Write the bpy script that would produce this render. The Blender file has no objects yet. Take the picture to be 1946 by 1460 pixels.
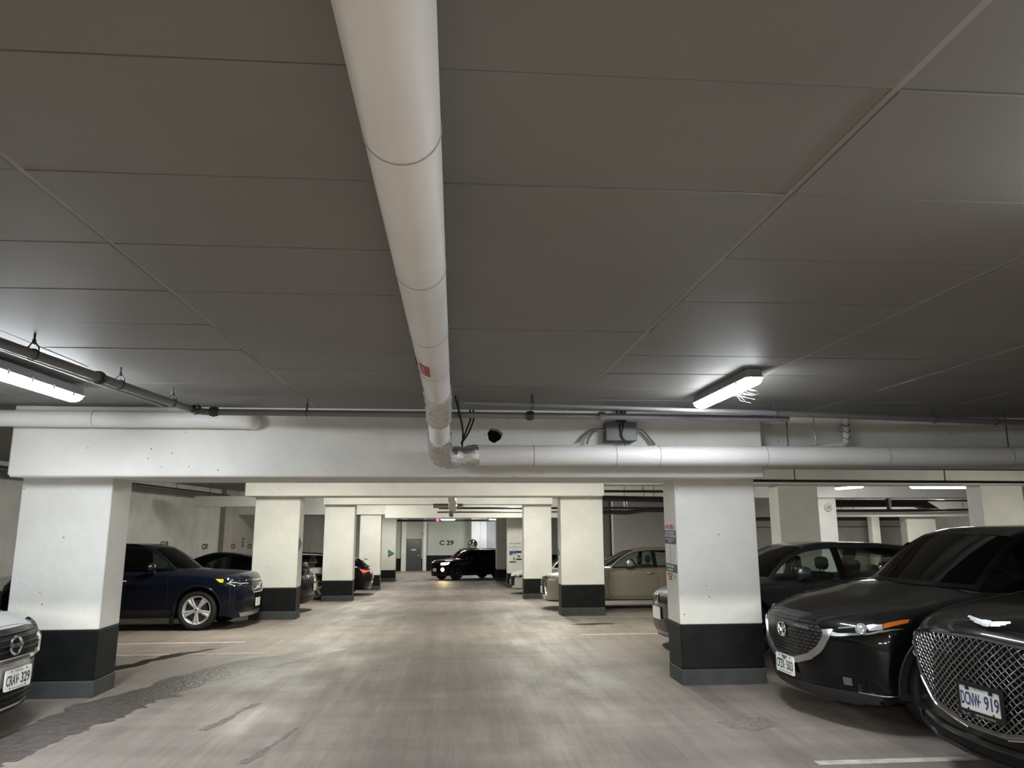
import bpy, math, random
import numpy as np
from mathutils import Vector, Matrix, Euler
from mathutils.bvhtree import BVHTree

S = bpy.context.scene
C = S.collection
PI = math.pi
random.seed(7)
rng = np.random.default_rng(5)

# ------------------------------------------------------------------ camera, world, exposure
YAW, PITCH, ROLL, FPX = .078, .1847, -.003, 1380.0
_cy, _sy, _cp, _sp = math.cos(YAW), math.sin(YAW), math.cos(PITCH), math.sin(PITCH)
_f = Vector((_sy * _cp, _cy * _cp, _sp)); _r = Vector((_cy, -_sy, 0)); _u = _r.cross(_f)
_cr, _sr = math.cos(ROLL), math.sin(ROLL)
_r2, _u2 = _cr * _r + _sr * _u, -_sr * _r + _cr * _u
cd = bpy.data.cameras.new('camera'); cam = bpy.data.objects.new('camera', cd); C.objects.link(cam)
cd.sensor_width = 36; cd.lens = 36 * FPX / 1946; cd.clip_end = 200; cd.clip_start = .05
cam.matrix_world = Matrix(((_r2.x, _u2.x, -_f.x, 0), (_r2.y, _u2.y, -_f.y, 0), (_r2.z, _u2.z, -_f.z, 1.6), (0, 0, 0, 1)))
S.camera = cam
w = bpy.data.worlds.new('garage_world'); S.world = w; w.use_nodes = True
w.node_tree.nodes['Background'].inputs[0].default_value = (0, 0, 0, 1)
w.node_tree.nodes['Background'].inputs[1].default_value = 0
vs = S.view_settings
vs.view_transform = 'Standard'; vs.look = 'None'; vs.gamma = 1; vs.use_curve_mapping = False
vs.exposure = 2.7
LAMP = 26.0            # radiance of the tubes
S.cycles.use_denoising = True
S.cycles.max_bounces = 10
S.cycles.diffuse_bounces = 5
S.cycles.sample_clamp_indirect = 6

# ------------------------------------------------------------------ materials
MATS = {}
def mat(name, col, rough=.5, metal=0., coat=0., spec=.5, emit=None, es=0., bump=None, var=None, nodes=None):
    """principled material; bump=(scale,strength), var=(scale,amount): mottled tone"""
    if name in MATS: return MATS[name]
    m = bpy.data.materials.new(name); m.use_nodes = True
    nt = m.node_tree; p = nt.nodes['Principled BSDF']
    p.inputs['Base Color'].default_value = (*col, 1); p.inputs['Roughness'].default_value = rough
    p.inputs['Metallic'].default_value = metal; p.inputs['Coat Weight'].default_value = coat
    p.inputs['Coat Roughness'].default_value = .04; p.inputs['Specular IOR Level'].default_value = spec
    if emit: p.inputs['Emission Color'].default_value = (*emit, 1); p.inputs['Emission Strength'].default_value = es
    tc = nt.nodes.new('ShaderNodeTexCoord')
    if var:
        n = nt.nodes.new('ShaderNodeTexNoise'); n.inputs['Scale'].default_value = var[0]; n.inputs['Detail'].default_value = 6
        nt.links.new(tc.outputs['Object'], n.inputs['Vector'])
        r = nt.nodes.new('ShaderNodeValToRGB')
        a, b = 1 - var[1], 1 + var[1]
        r.color_ramp.elements[0].position = .3; r.color_ramp.elements[1].position = .7
        r.color_ramp.elements[0].color = (*[min(1, c * a) for c in col], 1); r.color_ramp.elements[1].color = (*[min(1, c * b) for c in col], 1)
        nt.links.new(n.outputs['Fac'], r.inputs['Fac']); nt.links.new(r.outputs['Color'], p.inputs['Base Color'])
    if bump:
        n = nt.nodes.new('ShaderNodeTexNoise'); n.inputs['Scale'].default_value = bump[0]; n.inputs['Detail'].default_value = 5
        nt.links.new(tc.outputs['Object'], n.inputs['Vector'])
        b = nt.nodes.new('ShaderNodeBump'); b.inputs['Strength'].default_value = bump[1]; b.inputs['Distance'].default_value = .02
        nt.links.new(n.outputs['Fac'], b.inputs['Height']); nt.links.new(b.outputs['Normal'], p.inputs['Normal'])
    MATS[name] = m
    return m

def painted_concrete(name, col, pits=.5, rough=.6, stain=.12):
    """old paint on cast concrete: soft stains, hairlines and dark pin holes"""
    m = mat(name, col, rough, bump=(18, .12)); nt = m.node_tree; p = nt.nodes['Principled BSDF']
    tc = nt.nodes.new('ShaderNodeTexCoord')
    n1 = nt.nodes.new('ShaderNodeTexNoise'); n1.inputs['Scale'].default_value = 1.6; n1.inputs['Detail'].default_value = 8; n1.inputs['Roughness'].default_value = .65
    nt.links.new(tc.outputs['Object'], n1.inputs['Vector'])
    r1 = nt.nodes.new('ShaderNodeValToRGB'); e = r1.color_ramp.elements
    e[0].position = .32; e[0].color = (*[c * (1 - stain) for c in col], 1); e[1].position = .62; e[1].color = (*col, 1)
    nt.links.new(n1.outputs['Fac'], r1.inputs['Fac'])
    v = nt.nodes.new('ShaderNodeTexVoronoi'); v.inputs['Scale'].default_value = 9.0
    nt.links.new(tc.outputs['Object'], v.inputs['Vector'])
    n2 = nt.nodes.new('ShaderNodeTexNoise'); n2.inputs['Scale'].default_value = 2.3
    nt.links.new(tc.outputs['Object'], n2.inputs['Vector'])
    m1 = nt.nodes.new('ShaderNodeMath'); m1.operation = 'LESS_THAN'; m1.inputs[1].default_value = .07
    nt.links.new(v.outputs['Distance'], m1.inputs[0])
    m2 = nt.nodes.new('ShaderNodeMath'); m2.operation = 'GREATER_THAN'; m2.inputs[1].default_value = .50
    nt.links.new(n2.outputs['Fac'], m2.inputs[0])
    m3 = nt.nodes.new('ShaderNodeMath'); m3.operation = 'MULTIPLY'
    nt.links.new(m1.outputs[0], m3.inputs[0]); nt.links.new(m2.outputs[0], m3.inputs[1])
    m4 = nt.nodes.new('ShaderNodeMath'); m4.operation = 'MULTIPLY'; m4.inputs[1].default_value = pits
    nt.links.new(m3.outputs[0], m4.inputs[0])
    mx = nt.nodes.new('ShaderNodeMixRGB'); mx.inputs['Color2'].default_value = (.12, .11, .10, 1)
    nt.links.new(m4.outputs[0], mx.inputs['Fac']); nt.links.new(r1.outputs['Color'], mx.inputs['Color1'])
    nt.links.new(mx.outputs['Color'], p.inputs['Base Color'])
    return m

def glass(name, tint=(.35, .40, .38), gloss=1.0):
    if name in MATS: return MATS[name]
    m = bpy.data.materials.new(name); m.use_nodes = True; nt = m.node_tree
    for n in list(nt.nodes): nt.nodes.remove(n)
    o = nt.nodes.new('ShaderNodeOutputMaterial'); t = nt.nodes.new('ShaderNodeBsdfTransparent'); t.inputs[0].default_value = (*tint, 1)
    g = nt.nodes.new('ShaderNodeBsdfGlossy'); g.inputs['Roughness'].default_value = .03; g.inputs[0].default_value = (gloss, gloss, gloss, 1)
    fr = nt.nodes.new('ShaderNodeFresnel'); fr.inputs[0].default_value = 1.5
    mx = nt.nodes.new('ShaderNodeMixShader')
    nt.links.new(fr.outputs[0], mx.inputs[0]); nt.links.new(t.outputs[0], mx.inputs[1]); nt.links.new(g.outputs[0], mx.inputs[2]); nt.links.new(mx.outputs[0], o.inputs[0])
    MATS[name] = m
    return m

WHITE = painted_concrete('painted concrete white', (.78, .775, .73), .8)
WALLM = painted_concrete('painted concrete wall', (.56, .55, .53), .4, stain=.22)
BLACKP = mat('black band paint', (.0075, .0085, .009), .5, spec=.22, bump=(30, .1), var=(5, .35))
CURBP = mat('grey base paint', (.05, .055, .056), .6, spec=.3, bump=(30, .15), var=(4, .25))
CEILP = mat('ceiling panel paint', (.215, .205, .192), .6, bump=(5, .05), var=(1.1, .06))
CEILB = mat('ceiling joint strip', (.30, .29, .27), .7)
PIPEW = mat('white pipe jacket', (.84, .83, .81), .5, bump=(60, .12), var=(2, .05))
FOIL = mat('crinkled foil tape', (.78, .78, .77), .26, metal=1, bump=(90, .5))
ALLOY = mat('bright alloy', (.72, .73, .75), .3, metal=.55)
STEELP = mat('grey painted steel pipe', (.20, .205, .215), .42, bump=(30, .05))
DARKP = mat('dark steel pipe', (.05, .05, .052), .5)
GALV = mat('galvanised steel', (.45, .46, .47), .35, metal=.9)
BLACKPL = mat('black plastic', (.008, .008, .009), .45, spec=.3)
CLAD = mat('grey black cladding plastic', (.02, .02, .022), .55, spec=.35)
RUBBER = mat('tyre rubber', (.012, .012, .012), .75, bump=(60, .2))
CHROME = mat('chrome', (.85, .86, .87), .08, metal=1)
SATIN = mat('satin silver', (.62, .63, .64), .28, metal=1)
DCHROME = mat('dark chrome', (.30, .30, .31), .12, metal=1)
GRILLEB = mat('grille black', (.005, .005, .006), .5, spec=.15)
LENSC = mat('clear lamp lens', (.62, .65, .68), .1, metal=.6)
LAMPD = mat('dark lamp housing', (.008, .009, .010), .08, coat=.7)
AMBER = mat('amber reflector', (.42, .10, .008), .2, coat=.6)
YELLOW = mat('yellow marker lens', (.75, .55, .06), .2, coat=.6)
REDL = mat('red tail lamp', (.45, .012, .01), .12, coat=1)
REDHOT = mat('lit red tail lamp', (.5, .02, .015), .12, emit=(1, .05, .03), es=.5)
PLATEW = mat('licence plate white', (.80, .82, .76), .35)
PLATEG = mat('licence plate grey', (.55, .57, .56), .35)
PLATEI = mat('licence plate ink blue', (.02, .03, .12), .4)
PLATEK = mat('licence plate ink dark', (.02, .03, .06), .4)
CABIN = mat('dark cabin trim', (.012, .012, .013), .8)
SEATM = mat('dark seat fabric', (.02, .02, .022), .85)
INKK = mat('stencil black paint', (.015, .015, .015), .6)
GL_CLEAR = glass('window glass', (.50, .55, .52))
GL_SEE = glass('pale window glass', (.80, .84, .81))
GL_DARK = glass('tinted window glass', (.10, .12, .12))
GL_BLACK = glass('very dark window glass', (.02, .022, .024))

# ------------------------------------------------------------------ mesh builder
class MB:
    def __init__(s): s.v = []; s.f = []; s.m = []
    def add(s, vs, fs, mi=0):
        o = len(s.v); s.v += [tuple(map(float, p)) for p in vs]; s.f += [tuple(i + o for i in f) for f in fs]; s.m += [mi] * len(fs)
        return s
    def box(s, x0, y0, z0, x1, y1, z1, mi=0, M=None):
        p = [(x0, y0, z0), (x1, y0, z0), (x1, y1, z0), (x0, y1, z0), (x0, y0, z1), (x1, y0, z1), (x1, y1, z1), (x0, y1, z1)]
        if M is not None: p = [M @ Vector(q) for q in p]
        return s.add(p, [(3, 2, 1, 0), (4, 5, 6, 7), (0, 1, 5, 4), (1, 2, 6, 5), (2, 3, 7, 6), (3, 0, 4, 7)], mi)
    def rbox(s, x0, y0, z0, x1, y1, z1, b, mi=0, M=None):
        """box with chamfered edges: an octagonal outline drawn in, top and bottom"""
        b = min(b, (x1 - x0) / 2.01, (y1 - y0) / 2.01, (z1 - z0) / 2.01)
        def ring(i, z):
            a, c, d, e = x0 + i, y0 + i, x1 - i, y1 - i
            k = b * .7
            return [(a + k, c, z), (d - k, c, z), (d, c + k, z), (d, e - k, z), (d - k, e, z), (a + k, e, z), (a, e - k, z), (a, c + k, z)]
        pts = ring(b, z0) + ring(b * .3, z0 + b * .3) + ring(0, z0 + b) + ring(0, z1 - b) + ring(b * .3, z1 - b * .3) + ring(b, z1)
        if M is not None: pts = [M @ Vector(q) for q in pts]
        fs = [tuple(range(7, -1, -1)), tuple(range(40, 48))]
        for k in range(5):
            for i in range(8): j = (i + 1) % 8; fs.append((k * 8 + i, k * 8 + j, k * 8 + 8 + j, k * 8 + 8 + i))
        return s.add(pts, fs, mi)
    def tube(s, pts, r, n=10, closed=False, mi=0, flat=1.0, up=None, rs=None):
        pts = [Vector(p) for p in pts]; N = len(pts); V = []
        prev = None
        for i, p in enumerate(pts):
            a = pts[(i - 1) % N] if (closed or i) else p; b = pts[(i + 1) % N] if (closed or i < N - 1) else p
            t = (b - a).normalized() if (b - a).length > 1e-9 else Vector((0, 0, 1))
            ref = Vector(up) if up is not None else (prev if prev is not None else (Vector((0, 0, 1)) if abs(t.z) < .9 else Vector((1, 0, 0))))
            x = (ref - t * ref.dot(t)); x = x.normalized() if x.length > 1e-6 else t.orthogonal().normalized()
            prev = x; y = t.cross(x)
            rr = rs[i] if rs is not None else r
            for k in range(n):
                q = 2 * PI * k / n; V.append(p + x * (rr * math.cos(q) * flat) + y * (rr * math.sin(q)))
        F = []
        for i in range(N if closed else N - 1):
            j = (i + 1) % N
            for k in range(n): l = (k + 1) % n; F.append((i * n + k, i * n + l, j * n + l, j * n + k))
        if not closed: F += [tuple(range(n - 1, -1, -1)), tuple(range((N - 1) * n, N * n))]
        return s.add(V, F, mi)
    def lathe(s, prof, o, ax, n=32, mi=0, closed=False):
        """prof: (radius, offset along ax)"""
        ax = Vector(ax).normalized(); o = Vector(o); x = ax.orthogonal().normalized(); y = ax.cross(x); V = []; F = []
        for (r, h) in prof:
            for k in range(n): q = 2 * PI * k / n; V.append(o + ax * h + x * (r * math.cos(q)) + y * (r * math.sin(q)))
        P = len(prof)
        for i in range(P if closed else P - 1):
            j = (i + 1) % P
            for k in range(n): l = (k + 1) % n; F.append((i * n + k, i * n + l, j * n + l, j * n + k))
        return s.add(V, F, mi)
    def prism(s, poly, M, d, mi=0):
        """2-D outline in the XY plane of M, thickness d along its Z"""
        n = len(poly); V = [M @ Vector((x, y, 0)) for x, y in poly] + [M @ Vector((x, y, d)) for x, y in poly]
        F = [tuple(range(n - 1, -1, -1)), tuple(range(n, 2 * n))] + [(i, (i + 1) % n, n + (i + 1) % n, n + i) for i in range(n)]
        return s.add(V, F, mi)
    def grid(s, P, mi=0, flip=False):
        P = np.asarray(P, float); a, b = P.shape[:2]
        F = []
        for i in range(a - 1):
            for j in range(b - 1):
                q = (i * b + j, i * b + j + 1, (i + 1) * b + j + 1, (i + 1) * b + j); F.append(q[::-1] if flip else q)
        return s.add(P.reshape(-1, 3), F, mi)
    def text(s, txt, M, size, d=.003, bold=.0, sx=1.0, mi=0):
        v, f = text_mesh(txt, size, d, bold, sx)
        return s.add([M @ Vector(p) for p in v], f, mi)
    def crinkle(s, amp):
        j = rng.normal(0, amp, (len(s.v), 3)); s.v = [(x + a, y + b, z + c) for (x, y, z), (a, b, c) in zip(s.v, j)]; return s
    def mesh(s, name, mats, smooth=35):
        me = bpy.data.meshes.new(name); me.from_pydata(s.v, [], s.f)
        for m in (mats if isinstance(mats, (list, tuple)) else [mats]): me.materials.append(m)
        if any(s.m): me.polygons.foreach_set('material_index', s.m)
        if smooth:
            me.polygons.foreach_set('use_smooth', [True] * len(me.polygons)); me.update()
            me.set_sharp_from_angle(angle=math.radians(smooth))
        me.update(); return me
    def build(s, name, mats, parent=None, smooth=35, fix=True, **props):
        me = s.mesh(name, mats, smooth)
        if fix: recalc(me)
        o = bpy.data.objects.new(name, me); C.objects.link(o)
        if parent is not None: o.parent = parent
        for k, v in props.items(): o[k] = v
        return o

import bmesh
def recalc(me):
    b = bmesh.new(); b.from_mesh(me); bmesh.ops.recalc_face_normals(b, faces=b.faces); b.to_mesh(me); b.free()

_tx = {}
def text_mesh(txt, size, d, bold, sx):
    k = (txt, size, d, bold, sx)
    if k not in _tx:
        cu = bpy.data.curves.new('t', 'FONT'); cu.body = txt; cu.size = size; cu.extrude = d / 2; cu.offset = bold
        cu.align_x = 'CENTER'; cu.align_y = 'CENTER'; cu.resolution_u = 3
        o = bpy.data.objects.new('t', cu); C.objects.link(o)
        me = bpy.data.meshes.new_from_object(o.evaluated_get(bpy.context.evaluated_depsgraph_get()))
        _tx[k] = ([(v.co.x * sx, v.co.y, v.co.z) for v in me.vertices], [tuple(p.vertices) for p in me.polygons])
        bpy.data.objects.remove(o); bpy.data.curves.remove(cu); bpy.data.meshes.remove(me)
    return _tx[k]

def frame(o, right, up):
    r = Vector(right).normalized(); u = Vector(up).normalized(); n = r.cross(u).normalized(); u = n.cross(r)
    return Matrix(((r.x, u.x, n.x, o[0]), (r.y, u.y, n.y, o[1]), (r.z, u.z, n.z, o[2]), (0, 0, 0, 1)))

def thing(name, label, cat, loc=(0, 0, 0), group=None):
    o = bpy.data.objects.new(name, None); C.objects.link(o); o.location = loc; o.empty_display_size = .1
    return tag(o, label, cat, group)
def tag(o, label, cat, group=None):
    o['label'] = label; o['category'] = cat
    if group: o['group'] = group
    return o
def struct(o): o['kind'] = 'structure'; return o

def arc(c, a, b, r, a0, a1, n):
    """points on a circle about c in the plane of the unit vectors a, b"""
    c, a, b = Vector(c), Vector(a), Vector(b)
    return [c + a * (r * math.cos(t)) + b * (r * math.sin(t)) for t in np.linspace(a0, a1, n)]

def bend(pts, rad, n=7):
    """round the corners of a polyline"""
    pts = [Vector(p) for p in pts]; out = [pts[0]]
    for i in range(1, len(pts) - 1):
        p = pts[i]; a = (pts[i - 1] - p); b = (pts[i + 1] - p); r = min(rad, a.length * .45, b.length * .45)
        p0 = p + a.normalized() * r; p2 = p + b.normalized() * r
        for t in np.linspace(0, 1, n): out.append(p0 * (1 - t) ** 2 + p * (2 * t * (1 - t)) + p2 * t ** 2)
    return out + [pts[-1]]

# ------------------------------------------------------------------ the sloping floor
FY = [-12, 5.5, 7.4, 10, 12.6, 14.36, 18, 21.3, 28.3, 35.2, 48, 60]
FZ = [0, 0, -.006, -.07, -.15, -.215, -.41, -.62, -.965, -1.22, -1.57, -1.6]
def pchip(xk, yk, x):
    xk, yk = np.asarray(xk, float), np.asarray(yk, float); h = np.diff(xk); dl = np.diff(yk) / h; d = np.zeros(len(xk))
    for i in range(1, len(xk) - 1):
        if dl[i - 1] * dl[i] > 0:
            w1, w2 = 2 * h[i] + h[i - 1], h[i] + 2 * h[i - 1]; d[i] = (w1 + w2) / (w1 / dl[i - 1] + w2 / dl[i])
    d[0], d[-1] = dl[0], dl[-1]
    x = np.clip(np.asarray(x, float), xk[0], xk[-1]); i = np.clip(np.searchsorted(xk, x) - 1, 0, len(h) - 1)
    t = (x - xk[i]) / h[i]
    return yk[i] * (2 * t**3 - 3 * t**2 + 1) + h[i] * d[i] * (t**3 - 2 * t**2 + t) + yk[i + 1] * (-2 * t**3 + 3 * t**2) + h[i] * d[i + 1] * (t**3 - t**2)
def zf(y): return float(pchip(FY, FZ, y))
def slope(y): return (zf(y + .5) - zf(y - .5))

# ================================================================== the setting
def floor_material():
    m = mat('worn concrete floor', (.30, .285, .26), .62, bump=(70, .12)); nt = m.node_tree; p = nt.nodes['Principled BSDF']; L = nt.links.new
    tc = nt.nodes.new('ShaderNodeTexCoord')
    def noise(scale, detail, mapping, rot=0):
        mp = nt.nodes.new('ShaderNodeMapping'); mp.inputs['Scale'].default_value = mapping; mp.inputs['Rotation'].default_value = (0, 0, rot)
        n = nt.nodes.new('ShaderNodeTexNoise'); n.inputs['Scale'].default_value = scale; n.inputs['Detail'].default_value = detail; n.inputs['Roughness'].default_value = .6
        L(tc.outputs['Object'], mp.inputs['Vector']); L(mp.outputs[0], n.inputs['Vector']); return n
    def ramp(n, a, b, ca, cb):
        r = nt.nodes.new('ShaderNodeValToRGB'); r.color_ramp.elements[0].position = a; r.color_ramp.elements[1].position = b
        r.color_ramp.elements[0].color = (*ca, 1); r.color_ramp.elements[1].color = (*cb, 1); L(n.outputs['Fac'], r.inputs['Fac']); return r
    def mixc(f, a, b, mode='MULTIPLY'):
        x = nt.nodes.new('ShaderNodeMixRGB'); x.blend_type = mode; x.inputs['Fac'].default_value = f; L(a.outputs['Color'], x.inputs['Color1']); L(b.outputs['Color'], x.inputs['Color2']); return x
    base = ramp(noise(.55, 7, (1, 1, 1)), .35, .68, (.192, .163, .147), (.276, .237, .211))
    streak = ramp(noise(1.0, 8, (7.5, .35, 1), .10), .38, .62, (.92, .91, .91), (1.07, 1.07, 1.06))
    streak2 = ramp(noise(1.0, 6, (3.2, .22, 1), -.32), .42, .60, (.88, .87, .87), (1.05, 1.05, 1.05))
    cross = ramp(noise(1.0, 6, (.35, 4.5, 1), .06), .40, .62, (.90, .895, .89), (1.06, 1.06, 1.05))
    grain = ramp(noise(95, 3, (1, 1, 1)), .3, .7, (.90, .90, .90), (1.08, 1.08, 1.08))
    fine = ramp(noise(1.0, 5, (30, 1.6, 1), .06), .35, .65, (.90, .895, .89), (1.08, 1.08, 1.08)); speck = ramp(noise(260, 2, (1, 1, 1)), .35, .62, (.86, .86, .86), (1.06, 1.06, 1.06))
    x = mixc(1, base, streak); x = mixc(1, x, fine); x = mixc(1, x, speck); x = mixc(1, x, streak2); x = mixc(1, x, cross); x = mixc(1, x, grain)
    L(x.outputs['Color'], p.inputs['Base Color'])
    rr = ramp(noise(2.2, 5, (1, .4, 1)), .35, .7, (.46, .46, .46), (.72, .72, .72)); L(rr.outputs['Color'], p.inputs['Roughness'])
    return m
FLOORM = floor_material()

# floor: one slab that stays level, then ramps down away from the camera
b = MB()
ys = np.concatenate([np.arange(-12, 6, 1.0), np.arange(6, 36, .5), np.arange(36, 53, 1.0)])
b.grid([[(x, y, zf(y)) for x in np.linspace(-9, 24, 12)] for y in ys], flip=True)
b.box(-9, -12, -2.2, 24, 52, -2.0)
struct(b.build('floor', FLOORM, fix=False))

# ceiling: painted boards with open joints under a backing slab
CZ = 2.6725
b = MB()
X0, DX, Y0, DY = -1.359, 1.2345, 1.599, .61
for i in range(-6, 13):
    xa, xb = X0 + DX * i + .011, X0 + DX * (i + 1) - .011
    for j in range(-14, 12):
        ya, yb = Y0 + DY * j + .0035, Y0 + DY * (j + 1) - .0035
        if ya > 7.95: continue
        q = CZ + rng.uniform(0, .0035); t = rng.uniform(-.0022, .0022, 4)
        b.add([(xa, ya, q + t[0]), (xb, ya, q + t[1]), (xb, yb, q + t[2]), (xa, yb, q + t[3]), (xa, ya, CZ + .02), (xb, ya, CZ + .02), (xb, yb, CZ + .02), (xa, yb, CZ + .02)],
              [(3, 2, 1, 0), (0, 1, 5, 4), (1, 2, 6, 5), (2, 3, 7, 6), (3, 0, 4, 7)], 0)
b.box(-9, -12, CZ + .012, 24, 8.2, CZ + .25, 1)
for i in range(-6, 14): b.box(X0 + DX * i - .0105, -9, CZ + .003, X0 + DX * i + .0105, 7.9, CZ + .012, 2)
for (ya, yb, za) in ((8.2, 28.4, CZ), (28.4, 52, 1.86)): struct(MB().box(-9, ya, za, 24, yb, CZ + .25).build('ceiling', CEILP, smooth=0))
struct(b.build('ceiling', [CEILP, CEILB, mat('ceiling joint batten', (.30, .29, .275), .6)], smooth=0, fix=False))

def slab(name, x0, y0, z0, x1, y1, z1, m=WHITE, bevel=.02):
    b = MB(); b.rbox(x0, y0, z0, x1, y1, z1, bevel); return struct(b.build(name, m, smooth=20))

# drop beams across the aisle
def beam_with_hole():
    """first beam with a rough round hole knocked through its face"""
    x0, x1, y0, y1, z0, z1 = -4.17, 3.12, 7.15, 8.25, 2.005, CZ + .02
    cx, cz, n = .385, 2.423, 24
    rr = [.072 * (1 + .07 * math.sin(3 * t + 1) + .05 * math.sin(7 * t)) for t in np.linspace(0, 2 * PI, n, endpoint=False)]
    hole = [(cx + r * math.cos(t), cz + r * math.sin(t)) for r, t in zip(rr, np.linspace(0, 2 * PI, n, endpoint=False))]
    b = MB(); be = .025
    # square ring of the same count around the hole
    sq = []
    for t in np.linspace(0, 2 * PI, n, endpoint=False):
        c, s_ = math.cos(t), math.sin(t); k = .14 / max(abs(c), abs(s_)); sq.append((cx + c * k, cz + s_ * k))
    V = [(x, y0, z) for x, z in sq] + [(x, y0, z) for x, z in hole] + [(x, y0 + .22, z) for x, z in hole]
    F = []
    for i in range(n):
        j = (i + 1) % n; F += [(i, j, n + j, n + i), (n + i, n + j, 2 * n + j, 2 * n + i)]
    b.add(V, F, 0); b.add([V[2 * n + i] for i in range(n)], [tuple(range(n))], 1)
    xa, xb, za, zb = cx - .14, cx + .14, cz - .14, cz + .14
    def quad(xx0, zz0, xx1, zz1): b.add([(xx0, y0, zz0), (xx1, y0, zz0), (xx1, y0, zz1), (xx0, y0, zz1)], [(0, 1, 2, 3)])
    quad(x0 + be, z0 + be, xa, z1); quad(xb, z0 + be, x1 - be, z1); quad(xa, z0 + be, xb, za); quad(xa, zb, xb, z1)
    # rounded lower edge and left end
    ed = [(y0, z0 + be), (y0 + be * .12, z0 + be * .5), (y0 + be * .5, z0 + be * .12), (y0 + be, z0), (y1 - be, z0), (y1, z0 + be), (y1, z1)]
    b.grid([[(x, y, z) for y, z in ed] for x in (x0 + be, x1 - be)])
    en = [(x0 + be, y0), (x0 + be * .5, y0 + be * .12), (x0 + be * .12, y0 + be * .5), (x0, y0 + be), (x0, y1)]
    b.grid([[(x, y, z) for x, y in en] for z in (z0 + be, z1)])
    b.grid([[(x, y, z) for x, y in ((x1 - be, y0), (x1, y0 + be), (x1, y1))] for z in (z0 + be, z1)])
    b.grid([[(x, y, z0 + be) for x, y in ((x0 + be, y0), (x0, y0 + be), (x0, y1))], [(x0 + be, y, z0 + (be if k == 0 else 0)) for k, y in enumerate((y0, y0 + be, y1))]])
    return struct(b.build('beam', [WHITE, GRILLEB], smooth=20))
beam_with_hole()
slab('beam', 3.12, 7.42, 2.17, 24, 8.25, CZ + .02)
slab('beam', -3.93, 14.10, 2.045, 2.90, 15.1, CZ + .02)
slab('beam', 2.90, 14.2, 2.275, 24, 15.1, CZ + .02)
slab('beam', -3.69, 21.05, 2.03, 2.82, 22.0, CZ + .02)
slab('beam', 2.82, 21.15, 2.215, 24, 22.0, CZ + .02)
slab('beam', -2.62, 28.05, 1.665, 24, 29.0, CZ + .02)
slab('beam', -8.2, 28.2, 1.80, -2.62, 29.0, CZ + .02)
slab('beam', -9, .08, 2.02, 24, .37, CZ + .02)      # unseen, over the camera; placed to cut light from the rear lamps

# walls
slab('wall_left', -8.5, -12, -2, -8.2, 26.6, 2.9, WALLM)
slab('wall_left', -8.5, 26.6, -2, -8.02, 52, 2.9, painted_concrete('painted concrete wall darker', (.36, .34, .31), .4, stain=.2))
slab('wall_back', -9, -12, -.2, 24, -11.7, 2.9, WALLM)
slab('wall_right', 23.7, -12, -2, 24, 52, 2.9, WALLM)
GREENW = painted_concrete('painted concrete far wall', (.50, .52, .45), .2, stain=.1)
slab('wall_far', -8.2, 47.7, -2, 24, 48, 2.6, GREENW)
b = MB()   # black dado paint on the walls, a few millimetres proud
b.box(-8.2, -11.7, -.3, -8.19, 12, .60); 
for y0 in np.arange(12, 46, 2): b.box(-8.2 if y0 < 26 else -8.02, y0, zf(y0) - .5, (-8.2 if y0 < 26 else -8.02) + .01, y0 + 2, zf(y0 + 1) + .60)
struct(b.build('baseboard_left', BLACKP, smooth=0))
b = MB(); b.box(-8.0, 47.68, -1.7, -3.02, 47.7, -.80); b.box(-2.12, 47.68, -1.7, -1.95, 47.7, -.80); b.box(-1.85, 47.68, -1.7, 12, 47.7, -.62)
struct(b.build('baseboard_far', BLACKP, smooth=0))

# block-walled room behind the pale sedan and the far side of the garage on the right
b = MB(); b.box(5.85, 27.0, -1.4, 9.8, 27.3, 2.7)
m = mat('painted block wall', (.56, .55, .51), .6)
nt = m.node_tree; bt = nt.nodes.new('ShaderNodeTexBrick'); tcn = nt.nodes.new('ShaderNodeTexCoord'); mp = nt.nodes.new('ShaderNodeMapping'); mp.inputs['Rotation'].default_value = (PI / 2, 0, 0)
nt.links.new(tcn.outputs['Object'], mp.inputs[0]); nt.links.new(mp.outputs[0], bt.inputs['Vector'])
bt.inputs['Scale'].default_value = 1; bt.inputs['Brick Width'].default_value = .4; bt.inputs['Row Height'].default_value = .2; bt.inputs['Mortar Size'].default_value = .008
bt.inputs['Color1'].default_value = (.56, .55, .51, 1); bt.inputs['Color2'].default_value = (.53, .52, .48, 1); bt.inputs['Mortar'].default_value = (.46, .45, .41, 1)
nt.links.new(bt.outputs[0], nt.nodes['Principled BSDF'].inputs['Base Color'])
struct(b.build('wall_lobby', m, smooth=0))
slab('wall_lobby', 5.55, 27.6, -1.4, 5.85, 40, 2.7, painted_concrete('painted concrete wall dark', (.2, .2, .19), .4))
slab('wall_right', 9.8, 37.2, -2, 24, 37.5, 1.62, WALLM)
b = MB(); b.box(9.8, 37.1, 1.50, 23.7, 37.2, 1.62); b.box(9.8, 37.12, 1.16, 23.7, 37.2, 1.19, 0)
struct(b.build('trim_1', DARKP, smooth=0))

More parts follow.
